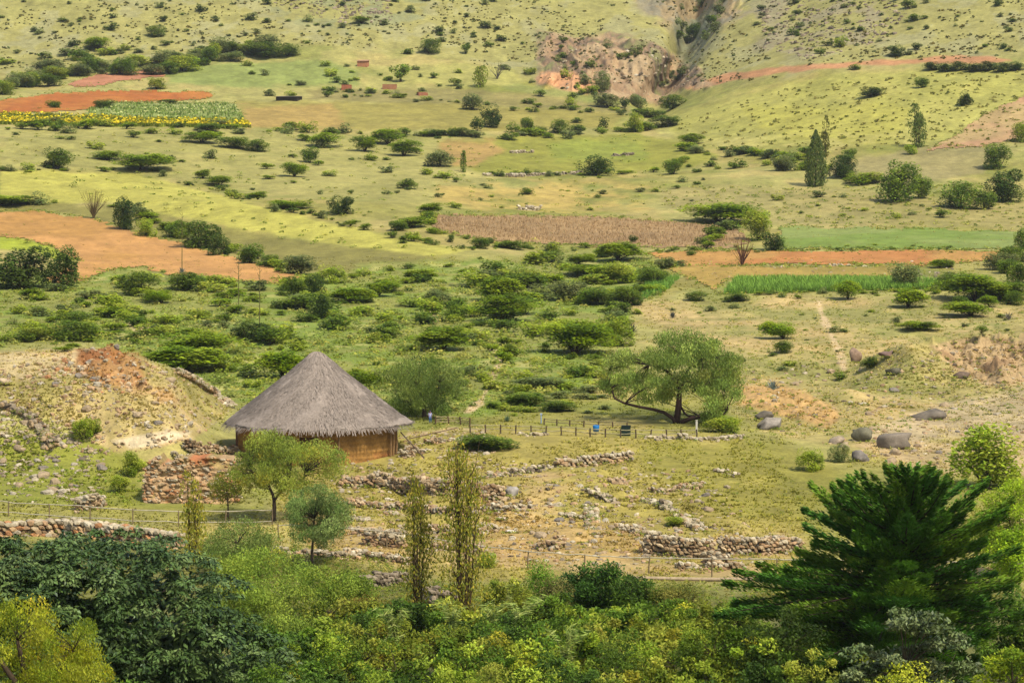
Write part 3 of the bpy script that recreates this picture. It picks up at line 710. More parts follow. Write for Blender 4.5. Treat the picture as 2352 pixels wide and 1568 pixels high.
for lab_, P_, h_, pal_, top_, rg_ in (('faint curved line of stones on the slope left of the grey rubble wall', [(1090, 1100), (1130, 1090), (1165, 1092)], 14, BROWN, PALE, .7),
    ('tumbled stone line running down from the grey top stones wall', [(1395, 1100), (1420, 1112), (1450, 1140)], 20, BROWN, BROWN, .7),
    ('broad scatter of stones right of the brown wall with grey top', [(1340, 1130), (1380, 1128), (1410, 1138)], 16, GREYD, PALE, .8),
    ('thin wall corner of stones on the bare tan ground', [(1356, 1160), (1362, 1200), (1366, 1232)], 14, BROWN, PALE, .8),
    ('low tan wall end at the left of the bare tan ground', [(1100, 1210), (1130, 1212), (1150, 1216)], 16, BROWN, PALE, .6),
    ('short dark stone line on the green slope below the pepper tree', [(1640, 1080), (1665, 1084), (1690, 1092)], 14, GREYD, PALE, .7),
    ('stone row climbing the slope beside the short brown tumbled wall', [(1560, 1184), (1590, 1200), (1612, 1220)], 16, BROWN, PALE, .7),
    ('stones spilled below the tall rubble wall beside the hut', [(400, 1050), (425, 1052), (450, 1050)], 18, BROWN, PALE, .7),
    ('stones piled against the right end of the hut wall', [(925, 1050), (955, 1040), (985, 1036)], 26, BROWN, PALE, .6),
    ('tan stones spilling right of the hut behind the wooden pole', [(985, 1020), (1030, 1012), (1075, 1010)], 20, BROWN, PALE, .6),
    ('low foundation line between the hut wall and thin poplar', [(880, 1180), (930, 1184), (965, 1190)], 16, BROWN, PALE, .6),
    ('brown terrace wall just above the white topped wall', [(800, 1162), (880, 1166), (962, 1168)], 30, BROWN, BROWN, .4),
    ('tall brown terrace wall behind the two thin poplars', [(975, 1186), (1030, 1190), (1092, 1190)], 40, BROWN, BROWN, .35),
    ('terrace wall in the row below the brown terrace wall', [(815, 1224), (870, 1228), (935, 1230)], 26, BROWN, PALE, .4),
    ('brown terrace wall at the foot of the taller poplar', [(1000, 1258), (1060, 1262), (1115, 1266)], 30, BROWN, BROWN, .4),
    ('short tan terrace edge right of the grey layered boulder', [(1195, 1152), (1240, 1152), (1292, 1148)], 18, BROWN, PALE, .5),
    ('stepped stone corner above the bare tan ground', [(1296, 1182), (1322, 1188), (1352, 1190)], 18, BROWN, PALE, .5),
    ('low stones just left of the large ruined enclosure', [(1415, 1214), (1450, 1220), (1478, 1226)], 20, BROWN, PALE, .5),
    ('low broken terrace edge right of the yellow green tree', [(760, 1190), (800, 1192), (850, 1196)], 18, BROWN, PALE, .6)):
    stone_wall(lab_, P_, h_, pal_, top_, 1.2, .32, group=G, ragged=rg_)
stone_wall('line of stones along the lower edge of the orange strip', [(1700, 612), (1850, 612), (1950, 611)], 7, BROWN, PALE, .8, .45, group=G, ragged=.7)
mb = MB()
for p_ in WEEDS:
    r = .2 + .35 * rng.random(); q = inball(20, .3) * np.array([r, r, r * .8]); q[:, 2] = np.abs(q[:, 2])
    leaves(mb, q + p_, .15, SCRUBPAL[rng.integers(6)], .5, .55, var=.3)
tag(mb.obj('weeds', M_LEAF), 'weeds growing along the feet of the ruined walls', 'weeds', kind='stuff')
# rubble
mb = MB()
def rubble(n, poly, s0, s1, pal, avoid=()):
    x, y = scatter(n, poly, avoid)
    k = vnoise(x / 26, y / 14, 71) + .4 * rng.random(len(x)) > .55
    P = atv(x[k], y[k]); N = len(P)
    sz = s0 + (s1 - s0) * rng.random(N) ** 2.5
    stones(mb, P, sz[:, None] * (.6 + .6 * rng.random((N, 3))) * np.array([1, 1, .7]), rng.random(N) * 6, pick(pal, N) * (.85 + .3 * rng.random((N, 1))), 3)
MIX = BROWN + PALE + GREYD
rubble(2300, [(-60, 820), (200, 803), (300, 818), (440, 868), (545, 945), (440, 1010), (260, 1050), (-60, 1000)], .08, .3, BROWN + BROWN + PALE)
rubble(500, [(60, 850), (180, 810), (340, 840), (350, 905), (200, 900)], .1, .4, REDD + BROWN)
rubble(900, [(-60, 940), (60, 950), (240, 1040), (240, 1160), (-60, 1150)], .08, .3, PALE + GREYD)
rubble(3400, [(760, 1060), (1450, 1050), (1650, 1100), (1780, 1230), (1760, 1310), (1130, 1290), (760, 1240)], .06, .28, MIX)
rubble(700, [(910, 1000), (1110, 990), (1140, 1040), (960, 1080)], .08, .3, BROWN + PALE)
rubble(1600, [(1700, 850), (2400, 780), (2400, 1060), (2080, 1080), (1800, 1000)], .08, .35, MIX)
rubble(500, [(1620, 600), (2200, 596), (2200, 640), (1640, 640)], .1, .4, MIX)
rubble(260, [(1250, 90), (1550, 120), (1620, 195), (1520, 235), (1300, 210)], .3, 1.1, PALE + GREYD)
rubble(900, [(1750, 0), (2100, 0), (2050, 90), (1850, 140), (1740, 110)], .3, 1.1, GREYD)
rubble(500, [(600, 0), (900, 0), (900, 50), (800, 60)], .3, 1.1, GREYD)
tag(mb.obj('rubble', M_STONE), 'small loose stones strewn over the ruins and banks', 'rubble', kind='stuff')
# boulders and loose rocks
def rock_mesh(seed, sub=3):
    V, Fc = (ICO3, ICO3F) if sub == 3 else (ICO2, ICO2F)
    V = boxy(V, 2.6)
    r = 1 + .28 * fbm(V[:, 0] * 1.1 + seed * 7, V[:, 1] * 1.1 + V[:, 2] * 1.3, 3, seed) + .06 * fbm(V[:, 0] * 5 + seed, V[:, 2] * 5 + V[:, 1] * 3, 2, seed + 3)
    return V * r[:, None], Fc
WEEDS2 = []
def boulder(label, px, py, w, h, col, seed, rz=0., tilt=0., cat='boulder'):
    p = at(px, py); m = p[1] / F
    V, Fc = rock_mesh(seed)
    rr_ = np.random.default_rng(seed)
    for _ in range(11):
        nn_ = rr_.normal(size=3); nn_ /= np.linalg.norm(nn_); dd_ = .62 + .28 * rr_.random(); ov = np.maximum(V @ nn_ - dd_, 0); V = V - ov[:, None] * nn_ * .92
    V = V * np.array([w * m / 2, w * m * .42, h * m * .62])
    c = np.asarray(col) * 1.2 * (1 + .3 * fbm(V[:, 0] * 2.5, V[:, 2] * 2.5 + V[:, 1], 4, seed + 5))[:, None]
    b = MB(); b.add(V, Fc, c)
    o = b.obj('boulder', M_STONE, smooth=True); WEEDS2.extend([p + np.array([(rng.random() - .5) * w * m * 1.1, -.42 * w * m - .3 * rng.random(), 0]) for _ in range(7)]); o.location = p + np.array([0, 0, h * m * .26]); o.rotation_euler = (0, tilt, rz)
    return tag(o, label, cat, 'boulders on the right bank')
GR = alb(146, 132, 112)
boulder('biggest rounded grey boulder on the right bank', 2050, 1028, 82, 44, GR, 1, .2, -.1)
boulder('long dark boulder lying alone on the pale slab', 2138, 962, 84, 26, alb(126, 114, 96), 2, .1, -.12)
boulder('pointed grey boulder just below the biggest boulder', 1976, 1058, 48, 28, alb(140, 130, 116), 3, .5, .35)
boulder('pale flat sloping boulder left of the biggest boulder', 1922, 1018, 48, 18, alb(170, 150, 122), 4, .2, -.3)
boulder('mottled dark boulder touching the left of the biggest boulder', 1980, 1012, 52, 32, alb(122, 116, 90), 5)
boulder('big wedge shaped grey boulder right of the pepper tree', 1768, 984, 66, 34, alb(160, 148, 130), 6, .3, -.15)
boulder('dark upright boulder behind the wedge shaped boulder', 1752, 962, 42, 22, alb(120, 110, 94), 7)
boulder('upright pinkish boulder standing on the dry slope', 1964, 832, 26, 34, alb(170, 140, 112), 8)
boulder('low dark red boulder on the dry slope', 2040, 818, 46, 15, alb(140, 112, 96), 9)
boulder('dark boulder below the eroded bank', 2055, 858, 36, 16, alb(110, 104, 80), 10)
boulder('dark boulder under the eroded bank edge', 2208, 866, 44, 18, alb(120, 100, 80), 11)
boulder('grey layered boulder among the ruins beside thin poplar', 1176, 1138, 32, 26, alb(172, 162, 146), 12)
boulder('flat white slab lying on the bare tan ground', 1172, 1222, 32, 8, alb(226, 210, 190), 13)
boulder('pale slab behind the flat white slab', 1152, 1196, 24, 6, alb(214, 190, 170), 14)
boulder('round brown boulder at the left end of the ruins wall', 792, 1108, 26, 24, alb(196, 164, 124), 15)
boulder('pale boulder at the top left of the mound', 8, 880, 40, 16, alb(200, 174, 136), 16)
mb = MB()
for p_ in WEEDS2:
    r = .15 + .25 * rng.random(); q = inball(18, .3) * np.array([r, r, r * .8]); q[:, 2] = np.abs(q[:, 2])
    leaves(mb, q + p_, .14, SCRUBPAL[rng.integers(6)], .8, .55, var=.3)
tag(mb.obj('weeds', M_LEAF), 'weeds growing round the feet of the boulders', 'weeds', kind='stuff')
RV = []
for k in range(4):
    V, Fc = rock_mesh(40 + k, 2); b = MB()
    b.add(V * np.array([.5, .42, .3]), Fc, np.ones((len(V), 1)) * [alb(206, 190, 158), alb(186, 160, 122), alb(160, 146, 126), alb(196, 170, 130)][k])
    RV.append(b.mesh('rock', [M_STONE]))
def rocks(n, poly, s0, s1, label, group, avoid=()):
    x, y = scatter(n, poly, avoid)
    for a, b_ in zip(x, y):
        o = link('rock', RV[rng.integers(4)]); p = at(a, b_); s = s0 + (s1 - s0) * rng.random() ** 2
        o.location = p + np.array([0, 0, .02 * s]); o.scale = (s, s * (.7 + .5 * rng.random()), s * (.7 + .5 * rng.random())); o.rotation_euler = (rng.normal() * .2, rng.normal() * .2, rng.random() * 6)
        tag(o, label, 'rock', group)
rocks(48, [(0, 960), (90, 960), (240, 1050), (240, 1150), (0, 1140)], .5, 1.1, 'pale loose rock on the green slope below the stony mound', 'rocks below the mound')
rocks(40, [(20, 830), (300, 820), (500, 930), (400, 1000), (150, 930)], .6, 1.3, 'loose rock lying on the dry stony mound', 'rocks on the mound')
rocks(46, [(1120, 1080), (1600, 1080), (1700, 1190), (1480, 1260), (1180, 1270)], .5, 1.0, 'loose rock lying on the tan ground among the ruins', 'rocks among the ruins')
rocks(44, [(1720, 900), (2000, 830), (2300, 860), (2340, 1050), (2020, 1070), (1840, 1000)], .5, 1.3, 'loose rock on the dry right bank among boulders', 'rocks on the right bank')

# ------------------------------------------------------------------ shrubs: prototypes and copies
BARK = alb(92, 76, 56)
def proto(kind, seed, dense):
    """unit shrub: width 1 (x,y in -.5...5), height 1"""
    mb = MB(); r = np.random.default_rng(seed * 13 + 5)
    pal = {'a': [alb(146, 168, 30), alb(126, 152, 32), alb(160, 176, 46)], 'b': [alb(108, 132, 44), alb(94, 118, 42), alb(126, 144, 50)],
           'l': [alb(164, 178, 58), alb(146, 166, 52), alb(180, 186, 76)], 'g': [alb(136, 146, 92), alb(120, 134, 84), alb(150, 154, 100)],
           'd': [alb(76, 98, 40), alb(64, 86, 36), alb(90, 108, 46)]}[kind]
    nd = (400 if kind == 'a' else 260) if dense else 80
    ls = (.055 if dense else .11)
    if kind == 'a':
        n = (11 + r.integers(11)) if dense else 11; lean = r.normal(size=2) * .18; wide = .26 + .14 * r.random()
        for i in range(n):
            th = r.random() * 6.283; rr = wide * math.sqrt(r.random())
            c = np.array([rr * math.cos(th) + lean[0] * r.random(), rr * math.sin(th) + lean[1] * r.random(), .30 + .5 * r.random() * (1 - rr * 1.1)])
            q = inball(nd, .1) * np.array([.25, .25, .13]) * (.7 + .6 * r.random())
            q[:, 2] -= .25 * (q[:, 0] ** 2 + q[:, 1] ** 2) / .2
            leaves(mb, q + c, ls, pal[r.integers(3)] * (.85 + .3 * r.random()), 1.5, .6, var=.3)
            if i < 6: tube(mb, curve([(0, 0, -.03), c * np.array([.35, .35, .45]), c], 5), [.022, .02, .016, .012, .006], BARK, 4, 1)
        q = inball(nd * 2, .2) * np.array([.4, .4, .2]) + np.array([0, 0, .3]); q = q[q[:, 2] > .08]
        leaves(mb, q, ls, pal[1] * .9, .8, .55, var=.3)
    else:
        n = 18 if dense else 10
        for i in range(n):
            th = r.random() * 6.283; rr = .34 * math.sqrt(r.random()); h = (.12 + .7 * r.random()) * (1 - .7 * rr)
            c = np.array([rr * math.cos(th), rr * math.sin(th), h])
            q = inball(nd, .45) * np.array([.22, .22, .22]) * (.7 + .6 * r.random())
            q = q[(q + c)[:, 2] > .0]
            leaves(mb, q + c, ls, pal[r.integers(3)] * (.82 + .36 * r.random()), .9, .6, var=.3)
            if i < 5: tube(mb, curve([(0, 0, -.03), c * np.array([.5, .5, .5]), c], 4), [.022, .016, .012, .006], BARK, 4, 1)
    return mb, mb.mesh('shrub', [M_LEAF, M_BARK])
PR = {}
def get_proto(kind, dense):
    key = (kind, dense)
    if key not in PR: PR[key] = [proto(kind, hash(kind) % 97 * 0 + ord(kind) * 3 + i + 50 * dense, dense) for i in range(7 if dense else 4)]
    return PR[key][rng.integers(len(PR[key]))]
MERGE = MB()
def shrub_mass(kind, px, py, w, h):
    p = at(px, py); m = p[1] / F; src = get_proto(kind, False)[0]
    V = np.concatenate(src.V); C = np.concatenate(src.C) * (.84 + .32 * rng.random())
    a = rng.random() * 6.28; c_, s_ = math.cos(a), math.sin(a)
    V = np.stack([(V[:, 0] * c_ - V[:, 1] * s_) * w * m * 1.2, (V[:, 0] * s_ + V[:, 1] * c_) * w * m * 1.1, V[:, 2] * h * m * 1.2], 1) + p - np.array([0, 0, .05])
    MERGE.V.append(V); MERGE.C.append(C)
    for f, mt in src.F: MERGE.F.append((f + MERGE.n, mt))
    MERGE.n += len(V)
PENDING = []
LOOK = {'a': 'flat topped green acacia', 'b': 'rounded dark green bush', 'l': 'light green leafy bush', 'g': 'grey green bush', 'd': 'very dark green bush'}
def shrub(kind, px, py, w, h, label=None, group=None, cat=None):
    p = at(px, py); m = p[1] / F
    o = link('acacia' if kind == 'a' else 'bush', get_proto(kind, w > 34)[1])
    o.location = p - np.array([0, 0, .05]); o.scale = (w * m * 1.22, w * m * 1.1, h * m * 1.2); o.rotation_euler = (0, 0, rng.random() * 6.28)
    o['category'] = cat or ('acacia' if kind == 'a' else 'bush')
    if label: o['label'] = label; o['group'] = group
    else: PENDING.append((o, kind, px, py, w))
    return o
SH = '''a 830 54 42 18;a 225 114 52 32;b 360 84 42 24;b 985 122 48 30;b 938 124 30 16;b 660 130 52 28;g 1460 136 34 32;d 1597 88 36 36;b 1070 124 22 24
d 2062 130 40 26;b 2086 20 32 20;b 2100 47 32 20;l 1932 108 28 26;d 2002 222 58 22;b 2118 202 38 24;d 2217 242 38 28;b 1822 80 26 16;b 1882 124 22 14;b 1965 160 30 14
g 1400 248 62 36;g 1467 248 44 34;g 1382 205 40 44;d 1435 250 26 26;b 1490 268 76 20;b 1526 292 70 26;l 1460 304 40 42;b 1545 250 60 30;g 1340 200 30 22
g 1086 252 52 38;d 1128 292 52 46;d 1096 302 34 32;b 1206 304 36 34;b 1282 306 42 30;d 1386 294 24 26;b 1324 282 28 14;b 1180 306 30 24;b 1240 310 40 20;b 1060 312 50 18;b 1000 312 60 16;l 1310 242 26 20;b 1216 238 30 14
a 838 348 66 42;a 892 332 74 38;a 928 358 78 42;a 740 338 78 36;a 462 328 70 30;b 530 338 80 24;b 592 348 60 26;b 130 388 60 46;a 322 390 110 42;a 246 368 64 26;a 676 406 62 38;b 710 374 46 36
a 505 426 52 26;a 466 410 40 24;g 1010 382 68 38;d 1368 404 74 46;b 1548 400 46 34;a 1588 334 62 30;g 1598 352 40 20;b 936 434 46 22;b 1208 446 36 14;a 990 490 64 28;a 946 522 84 28;b 908 530 50 24
a 592 464 52 22;a 676 480 92 24;d 780 492 60 42;a 30 466 104 26;d 288 528 56 76;l 336 542 52 40;b 410 545 60 40;b 456 570 100 58;d 505 586 50 46;b 575 606 62 46;b 620 610 40 26
a 1655 514 160 54;l 1740 552 68 70;d 1774 574 56 42;d 1455 558 22 18;a 1420 598 104 46;a 1325 608 66 30;a 1350 634 120 28;l 1432 648 92 44;b 1500 652 70 36;b 1260 600 80 24
d 1932 408 62 48;l 2090 354 32 30;b 2058 462 104 92;b 2294 388 64 56;b 2200 478 90 58;d 2312 462 84 76;l 2342 326 42 46;g 1800 392 60 36;b 2350 572 36 50;b 2110 455 60 50;l 1985 420 90 26;b 1710 352 50 18;b 2260 480 60 40
d 55 662 140 100;d 142 660 84 92;b 320 676 90 48;a 372 696 62 36;b 432 664 104 36;d 726 682 46 52;d 735 732 54 56;b 672 678 62 40;g 690 628 84 44;a 810 694 104 36;a 880 670 90 28;a 962 644 76 32;a 1140 692 114 60
a 1150 738 134 66;b 1040 738 64 42;a 1016 804 140 62;a 1320 812 152 86;l 1412 794 76 64;d 572 784 82 46;a 432 816 164 62;a 418 852 194 60;a 652 866 120 66;a 850 892 90 52;a 1800 778 78 46;b 1795 810 46 28
a 1948 688 62 48;a 2084 706 88 46;g 2080 660 76 60;a 2240 690 150 66;a 2310 690 100 50;a 2230 726 110 40;a 2112 758 72 24;b 1172 818 36 28;b 1132 938 32 16;b 1000 780 60 30;g 1010 700 60 40;l 760 650 60 40
b 170 780 110 42;b 180 752 70 36;l 80 780 90 30;b 1220 930 100 30;b 1280 944 80 26;g 1240 890 110 28;b 1370 700 90 40;b 1440 700 80 40;g 1300 690 90 50;b 1480 640 60 24;l 1230 650 60 30;b 1120 1030 120 34;b 1090 1025 60 30
l 190 1010 50 50;l 215 1000 40 40;l 300 1090 52 56;l 330 1080 30 30;l 275 1130 44 40;l 1860 1080 60 50;g 1930 1060 46 40;l 2270 1122 170 150;l 1655 992 90 36;l 1550 1205 46 22;b 1930 872 32 22;b 2000 845 46 24;l 1120 1300 60 34
g 2300 620 70 40;b 2340 650 60 50;b 1600 690 50 20;b 1690 690 60 18;l 1760 755 40 18;b 1380 590 50 20;b 1175 572 70 20;b 1100 570 50 20;d 1035 556 20 14;b 235 250 54 20;b 385 240 46 12;b 125 252 40 18;l 360 205 40 26;g 500 290 60 16;b 90 288 60 14;b 480 300 60 16;b 760 310 40 16'''
for row in SH.replace('\n', ';').split(';'):
    k, a, b_, w, h = row.split()
    shrub(k, float(a), float(b_), float(w), float(h))
# hedge band at upper left, hedge by the road at upper right
HB = [(-20, 205), (20, 190), (90, 175), (150, 166), (250, 156), (330, 154), (420, 142), (480, 138), (560, 128), (640, 122)]
for i in range(34):
    t = (i + rng.random()) / 34; u = t * (len(HB) - 1); j = min(int(u), len(HB) - 2); f = u - j
    a = HB[j][0] * (1 - f) + HB[j + 1][0] * f; b_ = HB[j][1] * (1 - f) + HB[j + 1][1] * f
    shrub('gblg'[i % 4], a + rng.normal() * 10, b_ + rng.normal() * 9 + (12 * (1 - t)), 40 + 36 * rng.random(), 22 + 16 * rng.random(), 'grey green bush in the thick hedge line at upper left', 'hedge bushes at the hill foot')
for i in range(7):
    shrub('d', 2140 + i * 32, 162 + 3 * (i % 2), 40, 20, 'dark bush in the short row below the red road cut', 'bushes below the road cut')
def random_shrubs(n, poly, kinds, w0, w1, asp, label, group, avoid=(), single=False):
    x, y = scatter(n, poly, avoid)
    for a, b_ in zip(x, y):
        w = w0 + (w1 - w0) * rng.random() ** 1.8
        kd = kinds[rng.integers(len(kinds))]; hh = w * asp * (.8 + .4 * rng.random())
        if single: shrub(kd, a, b_, w, hh, label, group, 'shrub')
        else: shrub_mass(kd, a, b_, w, hh)
random_shrubs(110, [(0, 0), (1240, 0), (1240, 100), (1050, 130), (760, 100), (500, 120), (0, 150)], 'bdg', 10, 30, .55, 'small dark shrub dotted on the pale far hillside, left of the gully', 'shrubs on the left far hillside')
random_shrubs(60, [(1700, 0), (2352, 0), (2352, 125), (2000, 130), (1750, 130)], 'bdg', 10, 26, .55, 'small dark shrub dotted on the rocky far hillside, right of the gully', 'shrubs on the right far hillside')
random_shrubs(26, [(1260, 90), (1560, 120), (1620, 190), (1500, 225), (1280, 200)], 'gbb', 12, 30, .7, 'small shrub clinging to the rocky cliff', 'shrubs on the cliff')
random_shrubs(50, [(560, 150), (1240, 140), (1420, 240), (1080, 240), (600, 230)], 'lbg', 12, 34, .6, 'small shrub between the upper fields and the far hillside', 'shrubs above the upper fields')
random_shrubs(80, [(0, 300), (1000, 310), (1050, 480), (600, 450), (300, 395), (0, 385)], 'abgl', 14, 42, .5, 'small bush scattered on the grassy slope below the yellow flowers', 'bushes on the middle left slope')
random_shrubs(46, [(1000, 405), (1550, 400), (2250, 480), (2250, 520), (1760, 515), (1500, 490), (1000, 480)], 'bgl', 12, 34, .5, 'small bush on the dry grass around the stalk field', 'bushes on the middle right slope')
random_shrubs(40, [(1560, 345), (2000, 360), (1900, 400), (1560, 400)], 'bgl', 16, 44, .5, 'small bush at the foot of the right hand slope', 'bushes at the right slope foot')
random_shrubs(170, [(0, 670), (300, 640), (720, 650), (1100, 620), (1480, 620), (1430, 740), (1340, 880), (1080, 930), (760, 800), (560, 900), (380, 800), (0, 790)], 'abglbl', 24, 76, .52, 'low bush in the brushy valley behind the hut', 'bushes in the brushy valley')
random_shrubs(60, [(1500, 700), (2352, 700), (2352, 780), (1960, 800), (1760, 870), (1700, 760)], 'bgl', 12, 34, .45, 'low bush dotted over the dry right hand slope', 'bushes on the dry right slope')
random_shrubs(20, [(2150, 600), (2352, 600), (2352, 720), (2180, 700)], 'ab', 40, 80, .55, 'bush in the dark thicket at the right edge', 'thicket bushes at the right edge', single=True)

LM = [(735, 900, 'the thatched hut'), (200, 850, 'the stony mound'), (1555, 880, 'the big pepper tree'), (1900, 592, 'the orange ploughed strip'), (1350, 530, 'the dry stalk field'),
      (250, 235, 'the rust red field'), (330, 282, 'the yellow flower strip'), (330, 580, 'the orange field at left'), (1420, 160, 'the rocky cliff'), (1600, 80, 'the hillside gully'),
      (1873, 370, 'the tall pointed cypress'), (2110, 290, 'the lone right poplar'), (2250, 140, 'the red road cut'), (1300, 355, 'the olive green field'), (980, 880, 'the round olive tree'),
      (1950, 655, 'the maize strip'), (2250, 830, 'the eroded bank'), (1660, 1260, 'the large ruined enclosure'), (575, 690, 'the agave stalks'), (1128, 830, 'the sandy footpath'), (800, 270, 'the tan upper field'),
      (1705, 590, 'the bare twiggy tree'), (2050, 1010, 'the biggest boulder'), (640, 120, 'the upper hedge line'), (890, 60, 'the upper hill outcrop'), (2060, 420, 'the grey right field')]
random_shrubs(160, [(640, 640), (1000, 610), (1480, 600), (1540, 640), (1460, 740), (1380, 830), (1180, 800), (1000, 790), (760, 760), (660, 700)], 'lblbgal', 22, 80, .48, '', '')
random_shrubs(120, [(0, 680), (320, 640), (700, 650), (700, 780), (400, 830), (0, 790)], 'lagl', 20, 70, .4, '', '')
for HL, nH, wH in (([(0, 290), (300, 294), (560, 299), (1000, 314), (1250, 313), (1500, 300)], 70, 36), ([(0, 388), (300, 392), (500, 442), (700, 492), (850, 532), (1090, 577)], 46, 26), ([(0, 466), (280, 470), (420, 545), (600, 606), (730, 652)], 30, 40),
                   ([(1500, 577), (1800, 573), (2340, 575)], 60, 14), ([(690, 203), (1080, 240), (1440, 262)], 40, 22), ([(1560, 345), (1700, 350), (1880, 385), (1990, 425)], 30, 34), ([(1680, 522), (1560, 600), (1440, 690), (1400, 760)], 40, 44), ([(1120, 404), (1330, 402), (1560, 396)], 24, 22), ([(1640, 682), (1900, 674), (2180, 668)], 30, 20), ([(980, 490), (1000, 540), (1160, 566), (1400, 574)], 30, 30)):
    for _ in range(nH):
        u = rng.random() * (len(HL) - 1); j = min(int(u), len(HL) - 2); f = u - j; w = wH * (.35 + .9 * rng.random())
        shrub_mass('bglab'[rng.integers(5)], HL[j][0] * (1 - f) + HL[j + 1][0] * f + rng.normal() * 4, HL[j][1] * (1 - f) + HL[j + 1][1] * f + rng.normal() * 4, w, w * (.35 + .3 * rng.random()))
random_shrubs(60, [(1180, 860), (1380, 830), (1400, 950), (1130, 960)], 'lgl', 20, 70, .35, '', '')
random_shrubs(60, [(1530, 20), (1680, -10), (1640, 100), (1580, 170), (1500, 250), (1470, 250), (1560, 130)], 'gbg', 14, 34, .7, '', '')
random_shrubs(70, [(0, 120), (300, 115), (560, 100), (700, 100), (640, 130), (480, 150), (200, 175), (0, 215)], 'gbl', 26, 50, .5, '', '')
tag(MERGE.obj('small_shrubs', [M_LEAF, M_BARK]), 'countless small shrubs dotted over hillside and valley', 'shrubs', kind='stuff')
def label_pending():
    G2 = {}
    for o, k, px, py, w in PENDING:
        d = [((px - a) ** 2 + (2.2 * (py - b_)) ** 2, a, b_, n) for a, b_, n in LM]
        _, a, b_, n = min(d)
        dx, dy = px - a, py - b_
        rel = ('right of' if dx > 0 else 'left of') if abs(dx) > 2.0 * abs(dy) else ('below' if dy > 0 else 'above')
        size = 'tiny' if w < 26 else 'small' if w < 46 else 'medium' if w < 80 else 'broad' if w < 120 else 'very broad'
        G2.setdefault((size + ' ' + LOOK[k] + ' ' + rel + ' ' + n), []).append((px, o, k))
    NTH = ['leftmost', 'second from left', 'third from left', 'fourth from left', 'fifth from left', 'sixth from left']
    for lab, L in G2.items():
        L.sort(key=lambda t: t[0])
        num = {2: 'two', 3: 'three', 4: 'four', 5: 'five', 6: 'six'}
        for i, (px, o, k) in enumerate(L):
            if len(L) == 1: o['label'] = lab
            else: o['label'] = lab + ', ' + ('rightmost' if i == len(L) - 1 else NTH[min(i, 5)]) + ' of ' + num.get(len(L), 'several')
            o['group'] = {'a': 'acacias over the valley', 'b': 'dark bushes over the valley', 'l': 'light green bushes over the valley', 'g': 'grey green bushes over the valley', 'd': 'very dark bushes over the valley'}[k]
label_pending()

# ------------------------------------------------------------------ hero trees
def hero(name, label, base, D, limbs, clumps, size, per, pal, cat='tree', barkc=BARK, droop=None, upbias=.5, leafmat=None, aspect=.5, depth=.8, shell=.45, group=None, var=.28, gz=None):
    """limbs: polylines (layout x, layout y, depth m) with radii; clumps: (x, y, rx, ry) in layout units at the tree's distance"""
    m = D / F
    b0 = pt(np.array(base[0]), np.array(base[1]), D)
    if gz is not None: b0 = np.array([b0[0], D, gz])
    def loc(px, py, dy=0.0):
        return np.asarray(pt(np.array(float(px)), np.array(float(py)), D + dy)) - b0
    e = empty(name, b0)
    t = MB(); LP = []
    for pts, r0, r1 in limbs:
        q = curve([loc(*p) for p in pts], 10); LP.append(q[len(q) // 2:])
        tube(t, q, np.linspace(r0, r1, len(q)), barkc, 8)
    c = MB()
    for (px, py, rx, ry) in clumps:
        n = int(per * (.75 + .5 * rng.random()))
        dy = rng.normal() * depth
        ctr = loc(px, py, dy)
        q = inball(n, shell) * np.array([rx * m, rx * m * .95, ry * m])
        q[:n // 5] *= 1.35
        kcol = pal[rng.integers(len(pal))] * (.7 + .56 * rng.random())
        if rng.random() < .05: kcol = kcol * np.array([1.25, 1.0, .85])
        leaves(c, q + ctr, size, kcol, upbias, aspect, droop=droop, var=var)
        # twig into the clump
        if not LP: continue
        AL = np.concatenate(LP); a0 = AL[np.argmin(((AL - ctr) ** 2).sum(1) + 4 * np.maximum(AL[:, 2] - ctr[2], 0))]
        tube(t, curve([a0, a0 * .5 + ctr * .5 + np.array([0, 0, ry * m * .25]), ctr], 5), np.linspace(.05, .012, 5) * D / 250, barkc, 4)
    if t.n: t.obj('trunk', M_BARK, e, True)
    c.obj('crown', leafmat or M_LEAF, e)
    return tag(e, label, cat, group)
def ring_clumps(cx_, cy_, rx, ry, n, r0, r1, flat=.8, lo=-1.):
    out = []
    while len(out) < n:
        a, b = rng.random() * 2 - 1, rng.random() * 2 - 1
        if a * a + b * b > 1 or b > -lo: continue
        r = r0 + (r1 - r0) * rng.random()
        out.append((cx_ + a * (rx - r * .6), cy_ + b * (ry - r * .6), r, r * flat))
    return out
OLV = [alb(146, 162, 80), alb(130, 150, 74), alb(160, 174, 94), alb(116, 136, 66)]
YOL = [alb(158, 168, 72), alb(144, 158, 66), alb(172, 180, 88), alb(132, 150, 68)]
GRN = [alb(110, 138, 46), alb(128, 150, 52), alb(92, 118, 42)]
DN = np.array([0, 0, -.8])
